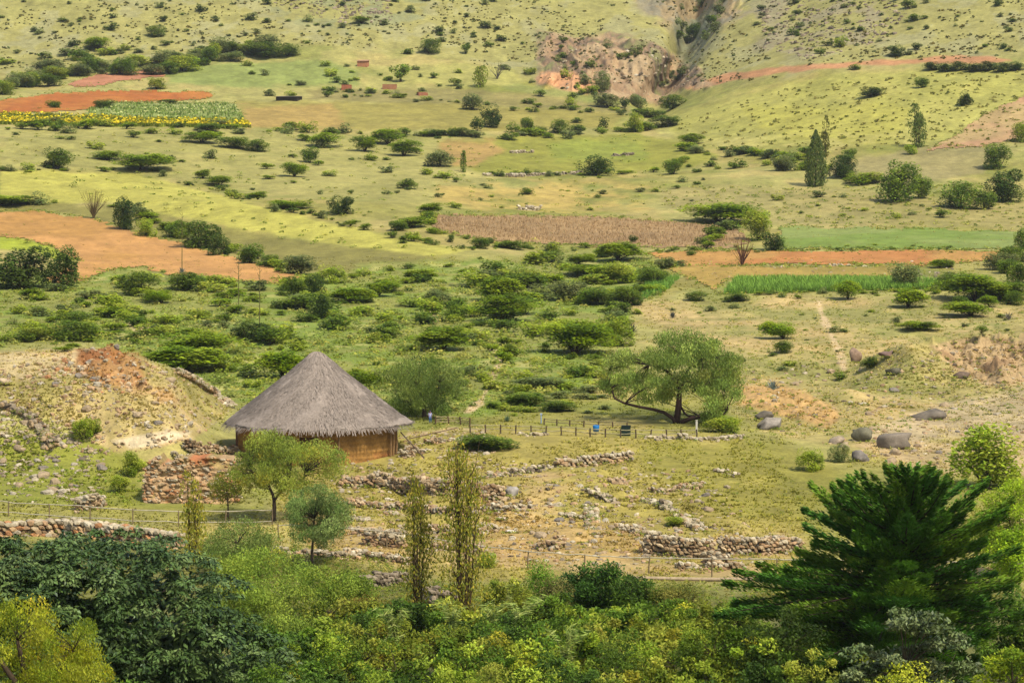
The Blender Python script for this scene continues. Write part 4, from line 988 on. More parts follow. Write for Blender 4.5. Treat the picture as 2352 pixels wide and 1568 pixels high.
# big pepper tree
p = at(1556, 972)
hero('pepper_tree', 'big spreading pepper tree with forked dark trunk beside the small fence', (1556, 972), p[1],
     [([(1556, 976), (1536, 952, -.5), (1500, 940, -1), (1450, 930, -1.5), (1412, 915, -1.2), (1402, 880, -1), (1400, 850, -1)], .21, .04),
      ([(1552, 976), (1558, 940), (1560, 905, .3), (1555, 880, .4), (1535, 855, .6), (1515, 842, .8), (1492, 838, 1)], .36, .06),
      ([(1560, 905, .3), (1575, 860, 1), (1590, 830, 1.5), (1600, 800, 1.5)], .2, .04),
      ([(1560, 972), (1590, 960, -.6), (1640, 952, -1), (1655, 956, -1), (1668, 944, -1)], .24, .05),
      ([(1562, 930), (1580, 955, .5), (1615, 950, 1), (1650, 940, 1.5)], .12, .04), ([(1536, 842, .6), (1570, 830, -.4), (1640, 822, -.6)], .1, .03),
      ([(1590, 900, 1), (1640, 870, 1.5), (1680, 840, 1.5)], .12, .03)],
     ring_clumps(1570, 805, 108, 48, 44, 16, 30) + ring_clumps(1590, 850, 112, 66, 44, 16, 30) + ring_clumps(1645, 900, 60, 64, 30, 15, 28) + ring_clumps(1435, 850, 62, 52, 24, 14, 26) + ring_clumps(1480, 895, 80, 44, 24, 14, 26)
     + ring_clumps(1400, 880, 26, 34, 6, 14, 20) + ring_clumps(1690, 870, 26, 60, 7, 14, 22) + ring_clumps(1640, 955, 40, 18, 6, 14, 20),
     0.24, 240, OLV, droop=DN * .8, aspect=.36, depth=3.0, shell=.1, barkc=alb(78, 58, 46))
p = at(980, 958)
hero('pepper_tree', 'dense round olive green tree just right of the thatched roof', (975, 958), p[1], [([(975, 960), (972, 920), (960, 890)], .28, .08), ([(985, 960), (1000, 915), (1010, 880)], .2, .06)],
     ring_clumps(970, 885, 98, 66, 46, 22, 36) + ring_clumps(960, 935, 105, 22, 16, 16, 24), .22, 400, OLV, droop=DN * .7, aspect=.36, depth=2.6)
p = at(628, 1196)
hero('pepper_tree', 'thin yellow green tree standing in front of the hut', (628, 1196), p[1], [([(628, 1198), (630, 1165), (628, 1140, .2), (618, 1115, .3), (612, 1085)], .2, .05), ([(630, 1150), (650, 1120), (668, 1090)], .1, .03), ([(622, 1120), (592, 1095), (570, 1070)], .09, .03), ([(640, 1130), (690, 1105), (700, 1085)], .08, .03)],
     ring_clumps(665, 1062, 140, 58, 64, 18, 32) + ring_clumps(622, 1022, 62, 38, 20, 15, 26) + ring_clumps(580, 1075, 55, 44, 18, 14, 24) + ring_clumps(640, 1115, 100, 34, 18, 14, 24), .16, 270, YOL, droop=DN * .7, aspect=.36, depth=1.8)
p = at(522, 1200)
hero('small_tree', 'small slender tree with dark stem left of the yellow green tree', (522, 1200), p[1], [([(522, 1202), (524, 1165), (520, 1120)], .1, .03)], ring_clumps(518, 1122, 44, 38, 14, 14, 22), .15, 170, [alb(146, 146, 58), alb(132, 140, 56)], droop=DN * .5, depth=.8)
p = at(716, 1292)
hero('pepper_tree', 'neat grey green round tree on a thin stem below the hut', (716, 1280), p[1] - 2, [([(716, 1296), (718, 1245), (722, 1190)], .13, .04), ([(718, 1240), (750, 1200)], .07, .03)],
     ring_clumps(732, 1172, 78, 64, 50, 16, 28) + ring_clumps(728, 1228, 64, 30, 18, 14, 24), .15, 330, [alb(136, 156, 92), alb(118, 142, 78), alb(150, 166, 104)], droop=DN * .6, aspect=.34, depth=1.4)
p = at(552, 1315)
hero('leafy_bush', 'grey green willowy bush above the dark broad tree', (552, 1315), p[1] - 2, [([(552, 1320), (550, 1280), (545, 1250)], .1, .04), ([(552, 1300), (590, 1265)], .06, .03)],
     ring_clumps(555, 1258, 100, 68, 60, 18, 32), .15, 320, [alb(132, 152, 74), alb(150, 166, 92), alb(116, 138, 62)], cat='bush', droop=DN * .5, aspect=.34, depth=1.5)
for i, (bx, by, rx, ry, D, lab) in enumerate([(610, 1330, 125, 74, 170, 'olive green bush behind the dark broad tree, upper one'), (710, 1385, 140, 92, 160, 'olive green bush left of the ravine thicket'), (560, 1400, 110, 70, 156, 'yellow green bush at the right edge of the dark broad tree'),
                                              (800, 1360, 70, 50, 165, 'small olive bush below the white topped wall'), (660, 1470, 110, 60, 145, 'shaded green bush at the foot of the dark broad tree')]):
    gz = ground_at_D(bx, D)[2]
    hero('leafy_bush', lab, (bx, by + ry), D, [], ring_clumps(bx, by, rx, ry, 40, 22, 38), .17, 260, [alb(138, 158, 64), alb(152, 168, 70), alb(118, 140, 56)], cat='bush', droop=DN * .4, aspect=.4, depth=1.8, gz=gz, group='olive bushes below the hut')
# broad dark tree lower left
D = 118.0; gz = ground_at_D(100, D)[2]; m = D / F
cl = []
for i in range(250):
    u = rng.random() ** .8; th = rng.random() * 2 * math.pi
    a = math.cos(th) * math.sqrt(u); b = math.sin(th) * math.sqrt(u)
    cl.append((a, b))
e = empty('broad_tree', np.array([pt(np.array(100.), np.array(1560.), D)[0], D, gz]))
c = MB(); t = MB()
ctr = np.asarray(pt(np.array(110.), np.array(1565.), D)); rxm, rzm, rym = 520 * m, 352 * m, 6.5
DK = [alb(80, 100, 56), alb(66, 86, 44), alb(98, 116, 72), alb(56, 76, 40)]
for i in range(1800):
    d = rng.normal(size=3); d /= np.linalg.norm(d)
    shell = i < 1150
    if shell and d[1] > .35: d[1] = -d[1]
    if shell and d[2] < -.85: d[2] = -d[2]
    rr = (.82 + .20 * rng.random()) if shell else (.25 + .58 * rng.random())
    rr *= 1 + .07 * math.sin(d[0] * 7 + d[2] * 5)
    q0 = ctr + d * np.array([rxm, rym, rzm]) * rr - np.array(e.location)
    R = (.34 + .42 * rng.random()) if shell else (1.0 + .5 * rng.random())
    q = inball(90 if shell else 130, .15) * np.array([R, R, R * .38]); q[:, 2] -= .3 * (q[:, 0] ** 2 + q[:, 1] ** 2) / R
    out = q / R; out[:, 2] -= .25
    leaves(c, q + q0, .22 if shell else .42, DK[rng.integers(4)] * (.8 + .4 * rng.random()), 1.1, .45, droop=out, var=.3)
    if i % 110 == 0: tube(t, curve([np.array([0, 0, 3.5]), q0 * np.array([.5, .5, .8]), q0], 6), np.linspace(.10, .02, 6), alb(60, 50, 40), 5)
tube(t, [(0, 0, -.2), (.1, 0, 2), (0, .1, 4), (.3, 0, 6)], [.55, .45, .38, .2], BARK, 9)
t.obj('trunk', M_BARK, e, True); c.obj('crown', M_DARKLEAF, e)
tag(e, 'very broad dark leaved tree filling the lower left corner', 'tree')
# lime tree in front of it
D = 84.0; gz = ground_at_D(60, D)[2]
LIM = [alb(172, 174, 50), alb(156, 162, 46), alb(186, 186, 68), alb(136, 150, 46)]
hero('feathery_tree', 'feathery yellow green tree in the bottom left corner', (70, 1580), D, [([(70, 1900), (72, 1650), (60, 1560, .2), (40, 1470, .3)], .22, .05), ([(72, 1640), (130, 1540), (170, 1490)], .12, .03), ([(60, 1600), (10, 1530), (-20, 1480)], .12, .03)],
     ring_clumps(70, 1500, 170, 140, 100, 22, 40) + ring_clumps(150, 1590, 150, 80, 50, 22, 36), .10, 260, LIM, droop=np.array([0, -.2, .5]), aspect=.3, depth=1.3, gz=gz, var=.35)
# thin poplars
def poplar(label, px, base, top, w, D, stems, pal, leafn, size, name='poplar', group='slender poplars'):
    m = D / F; g0 = np.asarray(pt(np.array(float(px)), np.array(float(base)), D))
    e = empty(name, g0); c = MB()
    H = (base - top) * m; Wm = w * m
    for s in range(stems):
        t = MB()
        ox = (rng.random() - .5) * Wm * .6; h = H * (1 if s == 0 else .6 + .38 * rng.random()); oy = (rng.random() - .5) * Wm * .5
        pts = curve([(ox * .3, oy * .3, -.3), (ox * .7, oy * .7, h * .3), (ox, oy, h * .7), (ox * 1.02, oy, h)], 8)
        tube(t, pts, np.linspace(.014 * H * (1 if s == 0 else .6), .01, 8), alb(98, 78, 48), 6)
        n = leafn // stems
        u = rng.random(n) ** .8 * .94 + .06
        i = np.clip((u * 7).astype(int), 0, 6); f = (u * 7 - i)[:, None]
        q = pts[i] * (1 - f) + pts[i + 1] * f
        r = Wm * .46 * np.sin(np.pi * np.clip(u * .9 + .08, 0, 1)) ** .5
        th = rng.random(n) * 6.283; rr = r * np.sqrt(rng.random(n))
        q = q + np.stack([np.cos(th) * rr, np.sin(th) * rr, 0 * th], 1)
        k = vnoise(u * 14 + s * 5, th, 5 + s) > .3
        leaves(c, q[k], size, pick(pal, int(k.sum())), .2, .5, droop=np.array([0, 0, .8]), var=.35)
        for b_ in range(10 if H > 4 else 5):
            v = .1 + .8 * rng.random(); p0 = pts[int(v * 7)]; th = rng.random() * 6.283; L = Wm * .3
            tube(t, [p0, p0 + np.array([math.cos(th) * L * .6, math.sin(th) * L * .6, L * 1.2]), p0 + np.array([math.cos(th) * L * .9, math.sin(th) * L * .9, L * 3])], [.02 * H / 8, .014 * H / 8, .006], alb(98, 78, 48), 4)
        t.obj('stem' if s else 'trunk', M_BARK, e, True)
    c.obj('crown', M_LEAF, e)
    return tag(e, label, 'poplar', group)
YP = [alb(160, 148, 54), alb(148, 144, 58), alb(176, 160, 66), alb(132, 138, 54)]
poplar('short brownish poplar in front of the terrace wall at left', 440, 1285, 1075, 52, 172, 4, YP, 2400, .17)
poplar('slender olive poplar, left one of the pair in the ravine', 955, 1440, 1080, 76, 158, 5, YP, 4000, .17)
poplar('taller bushier poplar, right one of the pair in the ravine', 1066, 1440, 1010, 112, 156, 7, YP, 6500, .17)
PG = [alb(110, 126, 62), alb(96, 114, 54), alb(124, 136, 70)]
p = at(1895, 360); poplar('thin sparse poplar behind the tall pointed cypress', 1895, 362, 266, 24, p[1], 2, [alb(124, 122, 60), alb(110, 112, 56)], 800, .5)
p = at(2110, 338); poplar('lone narrow dark poplar standing on the right slope', 2110, 340, 238, 40, p[1], 3, PG, 2400, .5)
p = at(1065, 396); poplar('tiny upright column tree beside the olive green field', 1065, 396, 346, 18, p[1], 2, [alb(116, 136, 52)], 700, .4)
p = at(1105, 200); poplar('yellow green upright tree below the far hillside', 1105, 202, 152, 30, p[1], 3, [alb(140, 150, 60)], 900, .7)
# pointed cypress on the right slope
def spindle(label, px, base, top, w, D, pal, n, size, name, cat):
    m = D / F; g0 = np.asarray(pt(np.array(float(px)), np.array(float(base)), D)); e = empty(name, g0); H = (base - top) * m; R = w * m / 2
    c = MB(); t = MB(); tube(t, [(0, 0, -.3), (0, 0, H * .5), (0, 0, H * .95)], [.3, .2, .03], BARK, 6)
    u = rng.random(n); r = R * np.clip(np.interp(u, [0, .08, .3, .6, .85, 1], [.6, .85, 1, .8, .4, .04]), 0, 1)
    th = rng.random(n) * 6.283; r = r * (.55 + .45 * rng.random(n)) * (1 + .25 * fbm(th * 2.2, u * 9, 3, 9))
    q = np.stack([np.cos(th) * r, np.sin(th) * r, u * H], 1)
    leaves(c, q, size, pick(pal, n), .2, .4, droop=np.array([0, 0, 1.0]), var=.3)
    t.obj('trunk', M_BARK, e, True); c.obj('crown', M_LEAF, e); return tag(e, label, cat)
p = at(1873, 428); spindle('tall pointed grey green cypress on the right slope', 1873, 430, 300, 54, p[1], [alb(106, 122, 62), alb(92, 108, 54), alb(122, 134, 72)], 4200, .6, 'cypress', 'cypress')
p = at(920, 188); hero('small_tree', 'light green round topped tree below the far hillside', (920, 188), p[1], [([(920, 190), (920, 165)], .5, .2)], ring_clumps(920, 162, 24, 18, 12, 8, 13), .9, 70, [alb(150, 164, 70), alb(132, 150, 62)], depth=1)
# bare trees
def bare(label, px, base, w, h, col, pal, n=34):
    p = at(px, base); m = p[1] / F; e = empty('bare_tree', p); t = MB(); c = MB()
    Hm, Wm = h * m, w * m
    for i in range(n):
        th = rng.random() * 6.283; sp = (.15 + .85 * rng.random()) * .5 * Wm
        tip = np.array([math.cos(th) * sp, math.sin(th) * sp, Hm * (.55 + .45 * rng.random())])
        r = .13 if i < 7 else .06
        tube(t, curve([(0, 0, -.1), tip * np.array([.25, .25, .35]), tip * np.array([.7, .7, .7]), tip], 6), np.linspace(r, .02, 6), col, 4)
        q = tip + rng.normal(size=(12, 3)) * np.array([.35, .35, .3]) * Wm * .12
        leaves(c, q, .2, pal, .2, .35, var=.3)
    t.obj('trunk', M_BARK, e); c.obj('crown', M_LEAF, e); return tag(e, label, 'tree')
bare('bare twiggy tree standing at the edge of the orange strip', 1705, 612, 64, 64, alb(126, 84, 60), alb(136, 108, 72))
bare('bare brownish bush above the orange field at left', 215, 502, 74, 66, alb(118, 98, 58), alb(140, 130, 62), 46)
bare('leafless grey tree below the far hillside', 1142, 182, 46, 40, alb(110, 104, 84), alb(130, 128, 84), 22)
# dark cypress lower right: upswept feathered branches
D = 128.0; gz = ground_at_D(2010, D)[2]; m = D / F
top = np.asarray(pt(np.array(2090.), np.array(1080.), D)); e = empty('conifer', np.array([top[0] - 1.2, D, gz])); H = top[2] - gz
t = MB(); c = MB()
tube(t, [(0, 0, -.3), (.2, 0, H * .4), (.8, 0, H * .75), (1.2, 0, H * .98)], [.42, .3, .16, .03], alb(70, 56, 42), 9)
CP = [alb(92, 132, 46), alb(78, 114, 40), alb(114, 144, 50), alb(82, 126, 52)]
NB = 250
for i in range(NB):
    u = .20 + .79 * ((i + rng.random()) / NB) ** 1.0
    th = i * 2.39996 + rng.normal() * .3
    L = np.interp(u, [.2, .4, .5, .58, .66, .72, .80, .90, 1], [6.4, 8.4, 8.6, 7.6, 4.8, 4.7, 5.2, 2.9, .5]) * (.58 + .46 * rng.random()) * (1.0 if math.cos(th) < 0 else (.70 if u < .62 else .95))
    rise = np.interp(u, [.2, .5, .62, .8, 1], [-.04, .04, .16, .42, 1.0]) + .08 * rng.normal()
    d = np.array([math.cos(th), math.sin(th) * .9, 0])
    z0 = H * u - L * rise * .45
    p0 = np.array([1.2 * u, 0, z0])
    path = curve([p0, p0 + d * L * .4 + np.array([0, 0, L * rise * .25]), p0 + d * L * .75 + np.array([0, 0, L * rise * .65]), p0 + d * L + np.array([0, 0, L * rise * 1.0])], 9)
    tube(t, path, np.linspace(.06, .012, 9), alb(70, 56, 42), 4)
    n = int(120 * L)
    v = .12 + .88 * rng.random(n) ** .75
    ii = np.clip((v * 8).astype(int), 0, 7); f = (v * 8 - ii)[:, None]
    q = path[ii] * (1 - f) + path[ii + 1] * f
    side = np.cross(d, [0, 0, 1.0])
    sw = (1 - v) ** .8 * .32 * L + .08
    a = (rng.random(n) * 2 - 1)
    lift = .1 * rng.normal(size=n)
    q = q + side * (a * sw)[:, None] + d * (-np.abs(a) * sw * .5)[:, None]; q[:, 2] += lift - .10 * np.abs(a) * sw
    dirv = d * .9 + np.array([0, 0, .45]) + side * (a * .7)[:, None]
    kc = CP[rng.integers(4)] * (.8 + .4 * rng.random())
    leaves(c, q, .27, kc, 1.0, .32, droop=dirv * 1.6, var=.3)
t.obj('trunk', M_BARK, e, True); c.obj('crown', M_CONIFER, e)
tag(e, 'large dark green conifer with upswept feathery branches at lower right', 'conifer tree')
# glaucous shrub under it and neighbours
def near_bush(label, px, top, w, D, pal, size, n, per, name='leafy_bush', mat=None, droop=DN * .3, aspect=.45, flat=.75, group=None, r=(20, 36), cat='bush', upb=1.0):
    g0 = ground_at_D(px, D); m = D / F
    _, gy_ = proj(g0)
    cyy = (top + min(gy_, top + w * 1.3)) / 2; ry = cyy - top
    return hero(name, label, (px, gy_), D, [([(px, gy_ + 4), (px + 4, cyy + ry * .3), (px - 5, cyy - ry * .3)], .012 * w * m + .03, .02), ([(px, gy_), (px + w * .2, cyy)], .008 * w * m + .02, .02)], ring_clumps(px, cyy, w / 2, ry, n, r[0], r[1], flat), size, per, pal, cat=cat, leafmat=mat, droop=droop, aspect=aspect, depth=w * m * .16, gz=g0[2], group=group, upbias=upb)
GLA = [alb(98, 108, 72), alb(84, 96, 58), alb(114, 122, 84), alb(72, 86, 50)]
near_bush('grey leaved bush in front of the large dark conifer', 2085, 1376, 340, 110, GLA, .2, 110, 170, mat=M_DARKLEAF, flat=.4, r=(22, 38), upb=.9)
near_bush('yellow green bush at the bottom edge below the grey leaved bush', 2110, 1512, 260, 92, [alb(186, 190, 44), alb(168, 180, 44), alb(200, 200, 70)], .12, 60, 170)
near_bush('yellow green leafy bush in the bottom right corner', 2330, 1480, 200, 96, [alb(150, 170, 42), alb(172, 184, 50), alb(120, 146, 40)], .14, 60, 170)
near_bush('bright lime green tree at the right edge behind the conifer', 2320, 1092, 190, 196, [alb(162, 186, 44), alb(140, 172, 40), alb(178, 196, 62)], .2, 70, 180, name='small_tree', cat='tree', r=(18, 32))
near_bush('second lime green bush at the right edge under the lime tree', 2318, 1192, 130, 190, [alb(162, 186, 44), alb(140, 172, 40)], .2, 40, 160, r=(18, 28))
near_bush('dark green bush at the right edge beside the conifer', 2330, 1330, 190, 135, [alb(92, 120, 44), alb(110, 136, 46), alb(74, 100, 40)], .18, 60, 200)
near_bush('dark shaded bush under the left side of the conifer', 1800, 1395, 230, 122, [alb(78, 98, 38), alb(100, 118, 42), alb(64, 84, 34)], .16, 70, 220)
near_bush('leafy dark bush with yellowish tips left of the conifer foot', 1640, 1405, 220, 126, [alb(120, 142, 46), alb(96, 120, 42), alb(148, 160, 56)], .15, 60, 220)
near_bush('dark green dome shaped shrub in front of the path rail', 1372, 1288, 190, 162, [alb(74, 108, 42), alb(92, 126, 44), alb(60, 92, 42)], .2, 60, 200)
near_bush('grey brown dry shrub right of the thin poplars', 1265, 1320, 110, 160, [alb(124, 118, 70), alb(108, 110, 62)], .13, 30, 160)
near_bush('bright green shrub above the grey brown dry shrub', 1240, 1282, 70, 168, [alb(120, 160, 52), alb(138, 170, 64)], .14, 22, 160)
near_bush('brown and olive shrub below the path on the right', 1560, 1332, 150, 160, [alb(140, 134, 66), alb(116, 120, 56), alb(152, 150, 80)], .13, 40, 170)
near_bush('olive and rust shrub left of the first thin poplar', 850, 1362, 170, 158, [alb(134, 132, 52), alb(116, 128, 48), alb(140, 120, 56)], .14, 46, 180)
RV1 = [[alb(142, 164, 50), alb(98, 126, 42), alb(168, 182, 66)], [alb(112, 138, 46), alb(84, 110, 40), alb(140, 158, 60)], [alb(146, 154, 54), alb(120, 136, 48), alb(172, 174, 74)], [alb(88, 114, 46), alb(106, 136, 50), alb(70, 94, 38)]]
i = 0
for D_, top_, x0, x1, st in ((150, 1385, 760, 1700, 95), (138, 1420, 620, 1760, 98), (126, 1458, 640, 1900, 100), (114, 1500, 640, 2000, 110), (104, 1540, 620, 2000, 130), (112, 1530, 330, 760, 120)):
    x = x0
    while x < x1:
        pal = RV1[rng.integers(4)] if D_ > 112 or x > 760 else RV1[3]
        near_bush('leafy green bush in the dense ravine thicket along the bottom edge', x + rng.normal() * 16, top_ + rng.normal() * 14, 170 + 50 * rng.random(), D_ + rng.normal() * 3, pal, (.14 + .06 * rng.random()) * D_ / 120, 34, 150, group='ravine thicket bushes', r=(11, 36), aspect=.3 + .4 * rng.random(), upb=.45)
        x += st; i += 1
for lab_, px_, top_, w_, D_, pal_ in (('dark green shrub touching the dome shaped shrub', 1455, 1318, 130, 160, RV1[3]), ('olive shrub just right of the taller poplar', 1160, 1322, 130, 158, RV1[2]), ('mid green shrub behind the pale reeds', 1270, 1352, 150, 152, RV1[1]),
                                    ('mid green shrub at the foot of the first slender poplar', 930, 1392, 160, 150, RV1[1]), ('olive shrub between the feet of the two poplars', 1015, 1400, 120, 152, RV1[2]), ('dark shrub below the small olive bush', 830, 1400, 150, 148, RV1[3]),
                                    ('shrub left of the conifer above the thicket', 1700, 1372, 150, 140, RV1[1]), ('sprawling green shrub above the thicket right of centre', 1540, 1378, 190, 146, RV1[0])):
    near_bush(lab_, px_, top_, w_, D_, pal_, .16, 44, 170, r=(12, 30), upb=.5)
def reed(label, px, base, h, D, pal):
    g0 = np.asarray(pt(np.array(float(px)), np.array(float(base)), D)); m = D / F; e = empty('reed_clump', g0); s = MB(); c = MB(); H = h * m
    for i in range(9):
        th = rng.random() * 6.283; l = .25 + .35 * rng.random()
        path = curve([(rng.normal() * .2, rng.normal() * .2, 0), (math.cos(th) * H * .1, math.sin(th) * H * .1, H * .5), (math.cos(th) * H * l, math.sin(th) * H * l, H * (.75 + .3 * rng.random()))], 8)
        tube(s, path, np.linspace(.02, .006, 8), alb(150, 150, 80), 4)
        n = 46; u = rng.random(n); ii = np.clip((u * 7).astype(int), 0, 6); f = (u * 7 - ii)[:, None]
        q = path[ii] * (1 - f) + path[ii + 1] * f
        leaves(c, q + rng.normal(size=(n, 3)) * .06, .5, pick(pal, n), .4, .1, droop=np.array([math.cos(th), math.sin(th), -.1]), var=.2)
    s.obj('stem', M_BARK, e); c.obj('leaf_blades', M_LEAF, e); return tag(e, label, 'reeds', 'reed clumps in the ravine')
RP = [alb(168, 182, 104), alb(150, 170, 84), alb(184, 192, 124)]
reed('pale feathery reed clump leaning in the middle of the ravine', 1195, 1480, 130, 138, RP)
reed('pale reed clump right of the second thin poplar', 1130, 1460, 90, 142, RP)
reed('pale reed clump at the foot of the first thin poplar', 1040, 1460, 80, 140, RP)
reed('low pale reed clump near the bottom of the ravine', 1300, 1545, 110, 124, RP)
reed('pale reed clump left of the first thin poplar', 905, 1470, 80, 136, RP)

# ------------------------------------------------------------------ agaves
def agave(label, px, py, r, pal, stalk=0, n=26, dist=None):
    p = at(px, py); m = p[1] / F; e = empty('agave', p); R = r * m; b = MB()
    for i in range(n):
        th = i * 2.4; el = .25 + 1.1 * (i / n); L = R * (.8 + .3 * rng.random())
        d = np.array([math.cos(th) * math.cos(el), math.sin(th) * math.cos(el), math.sin(el)]); s = np.array([-math.sin(th), math.cos(th), 0]) * L * .09
        V = np.array([-s * .6, s * .6, d * L * .45 + s, d * L, d * L * .45 - s]) + np.array([0, 0, .05])
        b.add(V, [np.array([[0, 1, 2, 4]]), np.array([[4, 2, 3]])], pal[rng.integers(len(pal))])
    b.obj('rosette', M_LEAF, e)
    if stalk:
        s = MB(); H = stalk * m; tube(s, [(0, 0, 0), (.05 * H * .1, 0, H * .5), (.01 * H, 0, H)], [.09, .065, .03], alb(120, 118, 62), 6)
        for k in range(10):
            z = H * (.55 + .045 * k); th = k * 2.4; L = .9 * (1 - k * .07)
            tube(s, [(0, 0, z), (math.cos(th) * L * .6, math.sin(th) * L * .6, z + .15), (math.cos(th) * L, math.sin(th) * L, z + .4)], [.035, .03, .02], alb(120, 118, 62), 4)
        s.obj('flower_stalk', M_BARK, e)
    return tag(e, label, 'agave', 'agaves with tall flower stalks' if stalk else 'agave rosettes')
AG = [alb(150, 164, 142), alb(128, 146, 122), alb(172, 180, 156)]
agave('agave with a tall flower stalk against the orange field, leftmost', 418, 628, 16, AG, 140)
agave('agave with a tall flower stalk, middle one of the three', 548, 715, 16, AG, 118)
agave('agave with a pale flower stalk, rightmost of the three', 596, 780, 30, AG, 170)
agave('grey agave rosette beside the flat topped acacias behind the hut', 625, 782, 26, AG)
agave('grey spiky agave on the sandy slope right of the pepper tree', 1775, 895, 26, AG, 0, 34)
agave('dark spiky agave in front of the lime bush', 1452, 766, 24, [alb(96, 88, 84), alb(120, 110, 100)], 0, 30)
agave('small dark agave on the slope above the pepper tree', 1545, 730, 18, [alb(110, 110, 96)], 0, 26)
agave('pale agave at the right edge above the eroded bank', 2316, 736, 20, [alb(176, 164, 136)], 0, 26)
agave('small green agave beside the sandy patch behind the fence', 1165, 968, 16, [alb(120, 146, 100)], 0, 26)

# ------------------------------------------------------------------ the hut
D = 253.0; m = D / F
fb = at(735, 1066); hz = fb[2]
hx = np.asarray(pt(np.array(729.), np.array(1000.), D))[0]
e = empty('thatched_hut', (hx, D, hz))
def zat(py, dd): return float(np.asarray(pt(np.array(1176.), np.array(float(py)), dd))[2]) - hz
RW, RR = 7.0, 8.05
z_eave = zat(988, D - RR); z_top = zat(807, D)
# roof: thick thatch cone with shaggy surface
NS, NR = 160, 46
b = MB()
th = np.linspace(0, 2 * np.pi, NS, endpoint=False)
v = np.linspace(0, 1, NR)
prof_r = np.interp(v, [0, .03, .07, .25, .6, .9, 1], [.02, .5, .98, 2.6, 5.15, 7.35, 8.05])
prof_z = np.interp(v, [0, .03, .07, .25, .6, .9, 1], [z_top, z_top - .12, z_top - .50, z_top - 1.92, z_eave + 2.28, z_eave + .56, z_eave])
TT, VV = np.meshgrid(th, v)
Rn = prof_r[:, None] * (1 + .012 * fbm(np.cos(TT) * 6, np.sin(TT) * 6 + VV * 3, 4, 3) * VV) + .05 * fbm(TT * 14, VV * 24, 3, 9) * (VV > .03)
Zn = prof_z[:, None] + .09 * fbm(np.cos(TT) * 9 + VV * 9, np.sin(TT) * 9, 4, 5) * (VV > .02)
Zn[-1] += .10 * fbm(th * 22, th * 0, 3, 7)
Rn[-6:] += np.linspace(0, .35, 6)[:, None] * (np.exp(-((TT[-6:] - .0) / .5) ** 2) + np.exp(-((TT[-6:] - 2 * np.pi) / .5) ** 2))
V = np.stack([np.cos(TT) * Rn, np.sin(TT) * Rn, Zn], -1)
V_in = V[-1:].copy(); V_in[..., :2] *= .955; V_in[..., 2] -= .10
V_in2 = V_in.copy(); V_in2[..., :2] *= .5; V_in2[..., 2] += 2.4
V = np.concatenate([V, V_in, V_in2], 0)
kk, nn = V.shape[:2]
i = np.arange(kk - 1)[:, None] * nn; j = np.arange(nn)[None]
f = np.stack([i + j, i + nn + j, i + nn + (j + 1) % nn, i + (j + 1) % nn], -1).reshape(-1, 4)
TH = alb(174, 157, 138)
cc = np.tile(TH, (kk * nn, 1)) * (1 + .12 * fbm(V[..., 0].ravel() * 1.2, V[..., 2].ravel() * 1.2 + V[..., 1].ravel(), 4, 15))[:, None]
b.add(V.reshape(-1, 3), f, cc)
n = 15000
tt = rng.random(n) * 2 * np.pi; vv = np.sqrt(rng.random(n)) * .97 + .02
r = np.interp(vv, v, prof_r); z = np.interp(vv, v, prof_z) + .05
r2 = np.interp(np.clip(vv + .06, 0, 1.0), v, prof_r); z2 = np.interp(np.clip(vv + .06, 0, 1.0), v, prof_z)
ext = 1 + .4 * (vv > .93)
rad = np.stack([np.cos(tt), np.sin(tt), 0 * tt], 1); tan = np.stack([-np.sin(tt), np.cos(tt), 0 * tt], 1)
A = rad * r[:, None]; A[:, 2] = z
dirv = rad * (r2 - r)[:, None]; dirv[:, 2] = z2 - z
dirv /= np.linalg.norm(dirv, axis=1, keepdims=True) + 1e-9
L = (.25 + .45 * rng.random(n)) * ext
B = A + dirv * L[:, None] + tan * (rng.normal(size=n) * .10)[:, None] + rng.normal(size=(n, 3)) * .025
nrm = np.cross(tan, dirv); nrm *= np.sign(nrm[:, 2:3]) + 1e-9
B += nrm * (.015 + .03 * rng.random((n, 1)))
w = .022 + .03 * rng.random(n)
q = np.stack([A - tan * w[:, None], A + tan * w[:, None], B + tan * w[:, None] * .5, B - tan * w[:, None] * .5], 1)
sc = (.84 + .30 * rng.random((n, 1))) * TH
b.add(q.reshape(-1, 3), np.arange(4 * n).reshape(n, 4), np.repeat(sc, 4, 0))
n = 1500                                   # ragged fringe
tt = rng.random(n) * 2 * np.pi; rad = np.stack([np.cos(tt), np.sin(tt), 0 * tt], 1); tan = np.stack([-np.sin(tt), np.cos(tt), 0 * tt], 1)
bul = .5 * (np.exp(-(np.minimum(tt, 2 * np.pi - tt) / .5) ** 2))
A = rad * (RR - .12 + bul)[:, None]; A[:, 2] = z_eave + .05
B = A + rad * (.1 + .12 * rng.random((n, 1))); B[:, 2] -= .04 + .10 * rng.random(n) ** 2
w = .03
q = np.stack([A - tan * w, A + tan * w, B + tan * w * .4, B - tan * w * .4], 1)
b.add(q.reshape(-1, 3), np.arange(4 * n).reshape(n, 4), np.repeat((.6 + .35 * rng.random((n, 1))) * TH, 4, 0))
b.obj('roof', M_THATCH, e, True)
